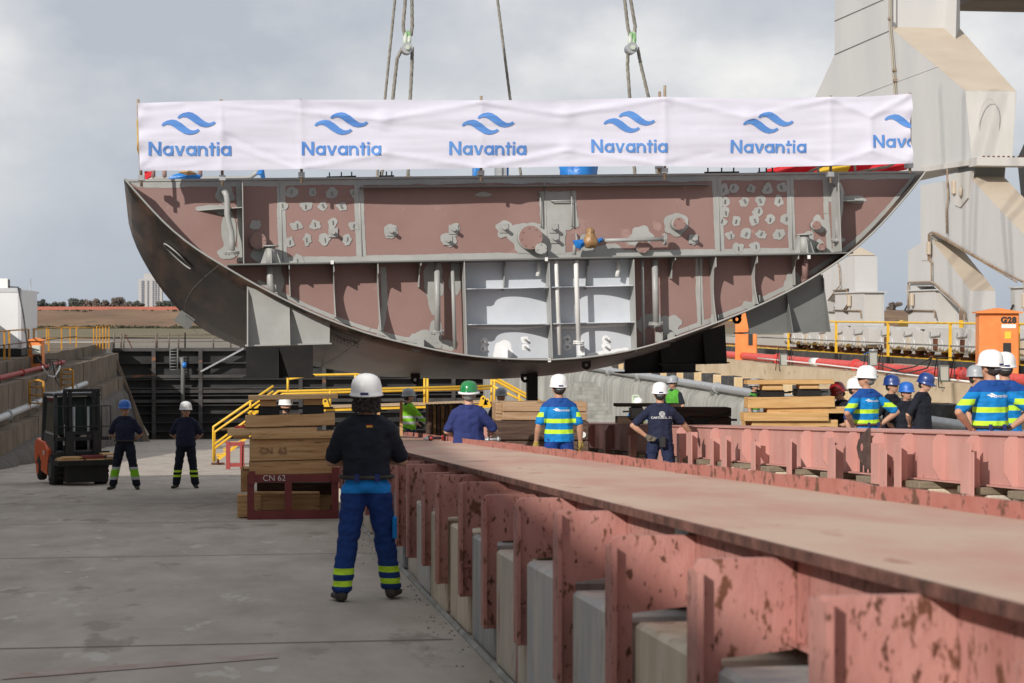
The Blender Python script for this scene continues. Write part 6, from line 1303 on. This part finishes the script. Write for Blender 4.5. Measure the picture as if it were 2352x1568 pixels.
b=B(); b.prism([(-.58,.42,.28),(-.58,.5,.75),(-.58,.95,.9),(-.58,1.7,.95),(-.58,1.95,.85),(-.58,2.0,.5),(-.58,1.85,.3),(-.58,1.78,.42),(-.58,1.5,.58),(-.58,1.22,.42),(-.58,1.15,.22),(-.58,.5,.2)],(1.16,0,0)); bt(b,'counterweight',fo,bevel=.03)
b=B(); b.prism([(-.605,.3,.62),(-.605,.34,.75),(-.605,1.1,.4),(-.605,1.1,.25),(-.605,.45,.2)],(.02,0,0)); bt(b,'fender',fo)
b=B(); b.box(-.5,.5,-.1,.9,.25,.75,bev=.02); b.box(-.52,.52,-.3,.3,.15,.7); bt(b,'chassis',fd)
for s in(-1,1):
    b=B(); b.prism([(s*.52,.05,.7),(s*.52,-.02,1.1),(s*.5,.12,1.98),(s*.5,.2,1.98),(s*.52,.07,1.1),(s*.52,.13,.7)],(-s*.07,0,0)); bt(b,'cab_pillar',fd)
    b=B(); b.bar((s*.5,.18,1.98),(s*.5,1.15,1.95),.07); b.bar((s*.5,1.15,1.95),(s*.52,1.3,.85),.07); b.prism([(s*.525,.1,.72),(s*.525,.05,1.1),(s*.525,1.2,1.12),(s*.525,1.25,.9)],(-s*.02,0,0)); bt(b,'door_frame',fd)
    b=B(); b.face([(s*.51,.1,1.14),(s*.51,1.18,1.16),(s*.49,1.08,1.9),(s*.49,.19,1.92)]); bt(b,'side_window',glass)
b=B(); b.prism([(-.54,.05,1.96),(.54,.05,1.96),(.5,.05,2.03),(-.5,.05,2.03)],(0,1.2,-.02)); bt(b,'cab_roof',fd,bevel=.02)
b=B(); b.face([(-.45,.1,1.1),(.45,.1,1.1),(.44,.2,1.93),(-.44,.2,1.93)]); bt(b,'windscreen',glass)
for x in(-.36,-.26,.26,.36):
    b=B(); b.box(x-.035,x+.035,-.42+(abs(x)>.3)*.06,-.32+(abs(x)>.3)*.06,.1,2.1); bt(b,'mast_rail',blackp)
for x in(-.16,.16): b=B(); b.tube([(x,-.3,.2),(x,-.3,1.75)],.03,8); bt(b,'lift_cylinder',galv)
b=B(); b.tube([(-.14,-.25,.9),(-.12,-.25,1.8)],.012,6); b.tube([(.14,-.28,1.0),(.1,-.28,1.9)],.012,6); bt(b,'hydraulic_hose',blackp)
for z in(.55,1.12,2.06): b=B(); b.box(-.4,.4,-.42,-.33,z,z+.07); bt(b,'mast_crossbar',blackp)
b=B(); b.box(-.58,.58,-.5,-.44,.68,.76); b.box(-.58,.58,-.5,-.44,1.0,1.08); bt(b,'fork_carriage',blackp)
for x in(-.3,.3): b=B(); b.box(x-.09,x+.09,-.56,-.5,.62,1.2); b.box(x-.08,x+.08,-1.0,-.56,.6,.65); bt(b,'fork',blackp)
b=B(); 
for x in(-.62,-.42,.42,.62): b.tube([(x,-.45,1.0),(x,-.45,1.75)],.014,6)
for z in(1.3,1.75): b.tube([(-.62,-.45,z),(.62,-.45,z)],.014,6)
bt(b,'load_guard',blackp)
b=B(); b.box(-.66,.66,-1.05,-.55,.48,.6,bev=.01); b.box(-.45,.45,-.95,-.6,.12,.48); bt(b,'load_platform',black)
b=B(); b.box(-.42,.42,.45,.9,.75,1.0,bev=.04); b.box(-.25,.25,.8,.95,1.0,1.45,bev=.04); bt(b,'seat',blackp)
b=B(); b.tube([(.15*math.cos(a)-.0,.25+.06*math.sin(a),1.2+.13*math.sin(a)) for a in [k*math.pi/8 for k in range(17)]],.014,6,False); bt(b,'steering_wheel',blackp)
b=B(); b.box(-.42,-.39,-.43,-.415,.9,1.35); bt(b,'white_label',whitep); b=B(); b.box(-.62,-.606,.7,.8,.62,.72); bt(b,'white_label',whitep)
def onfork(x0,x1,y0,y1,z0,z1,m,l,rz=0):
    Mx=Matrix.Translation(F0)@Matrix.Rotation(.30+rz,4,'Z'); b=B(); b.box(x0,x1,y0,y1,z0,z1,bev=.004); 
    for v in b.b.verts: v.co=Mx@v.co
    tag(b.build('board',m),l,'board','boards on the forklift')
onfork(-.64,-.1,-1.04,-.6,.603,.625,timb,'lowest left board on the forklift load'); onfork(-.6,-.2,-1.02,-.62,.628,.65,timb,'middle left board on the forklift load'); onfork(-.55,-.15,-1.0,-.64,.653,.675,timb,'reddish top left board on the forklift load',.03)
onfork(-.06,.36,-1.04,-.6,.603,.628,timb,'pine board under the red steel slab on the forklift'); onfork(-.1,.34,-1.02,-.62,.631,.69,redf,'dark red slab in the middle of the forklift load'); onfork(.38,.66,-1.0,-.6,.603,.64,timb,'lower right board on the forklift load'); onfork(.32,.64,-1.0,-.62,.693,.73,timb,'upper right board on the forklift load')
# small debris along the pier footing
b=B()
for k in range(260):
    y=random.uniform(9,38); x=1.36-abs(random.gauss(0,.09)); r=random.uniform(.003,.011); b.sph((x,y,-SL*y+r*.5),(r,r*1.2,r*.7),1)
tag(b.build('rubble',cgrey,norm=False,keep=True),'small concrete crumbs and dust along the foot of the piers','rubble',kind='stuff')
settle()
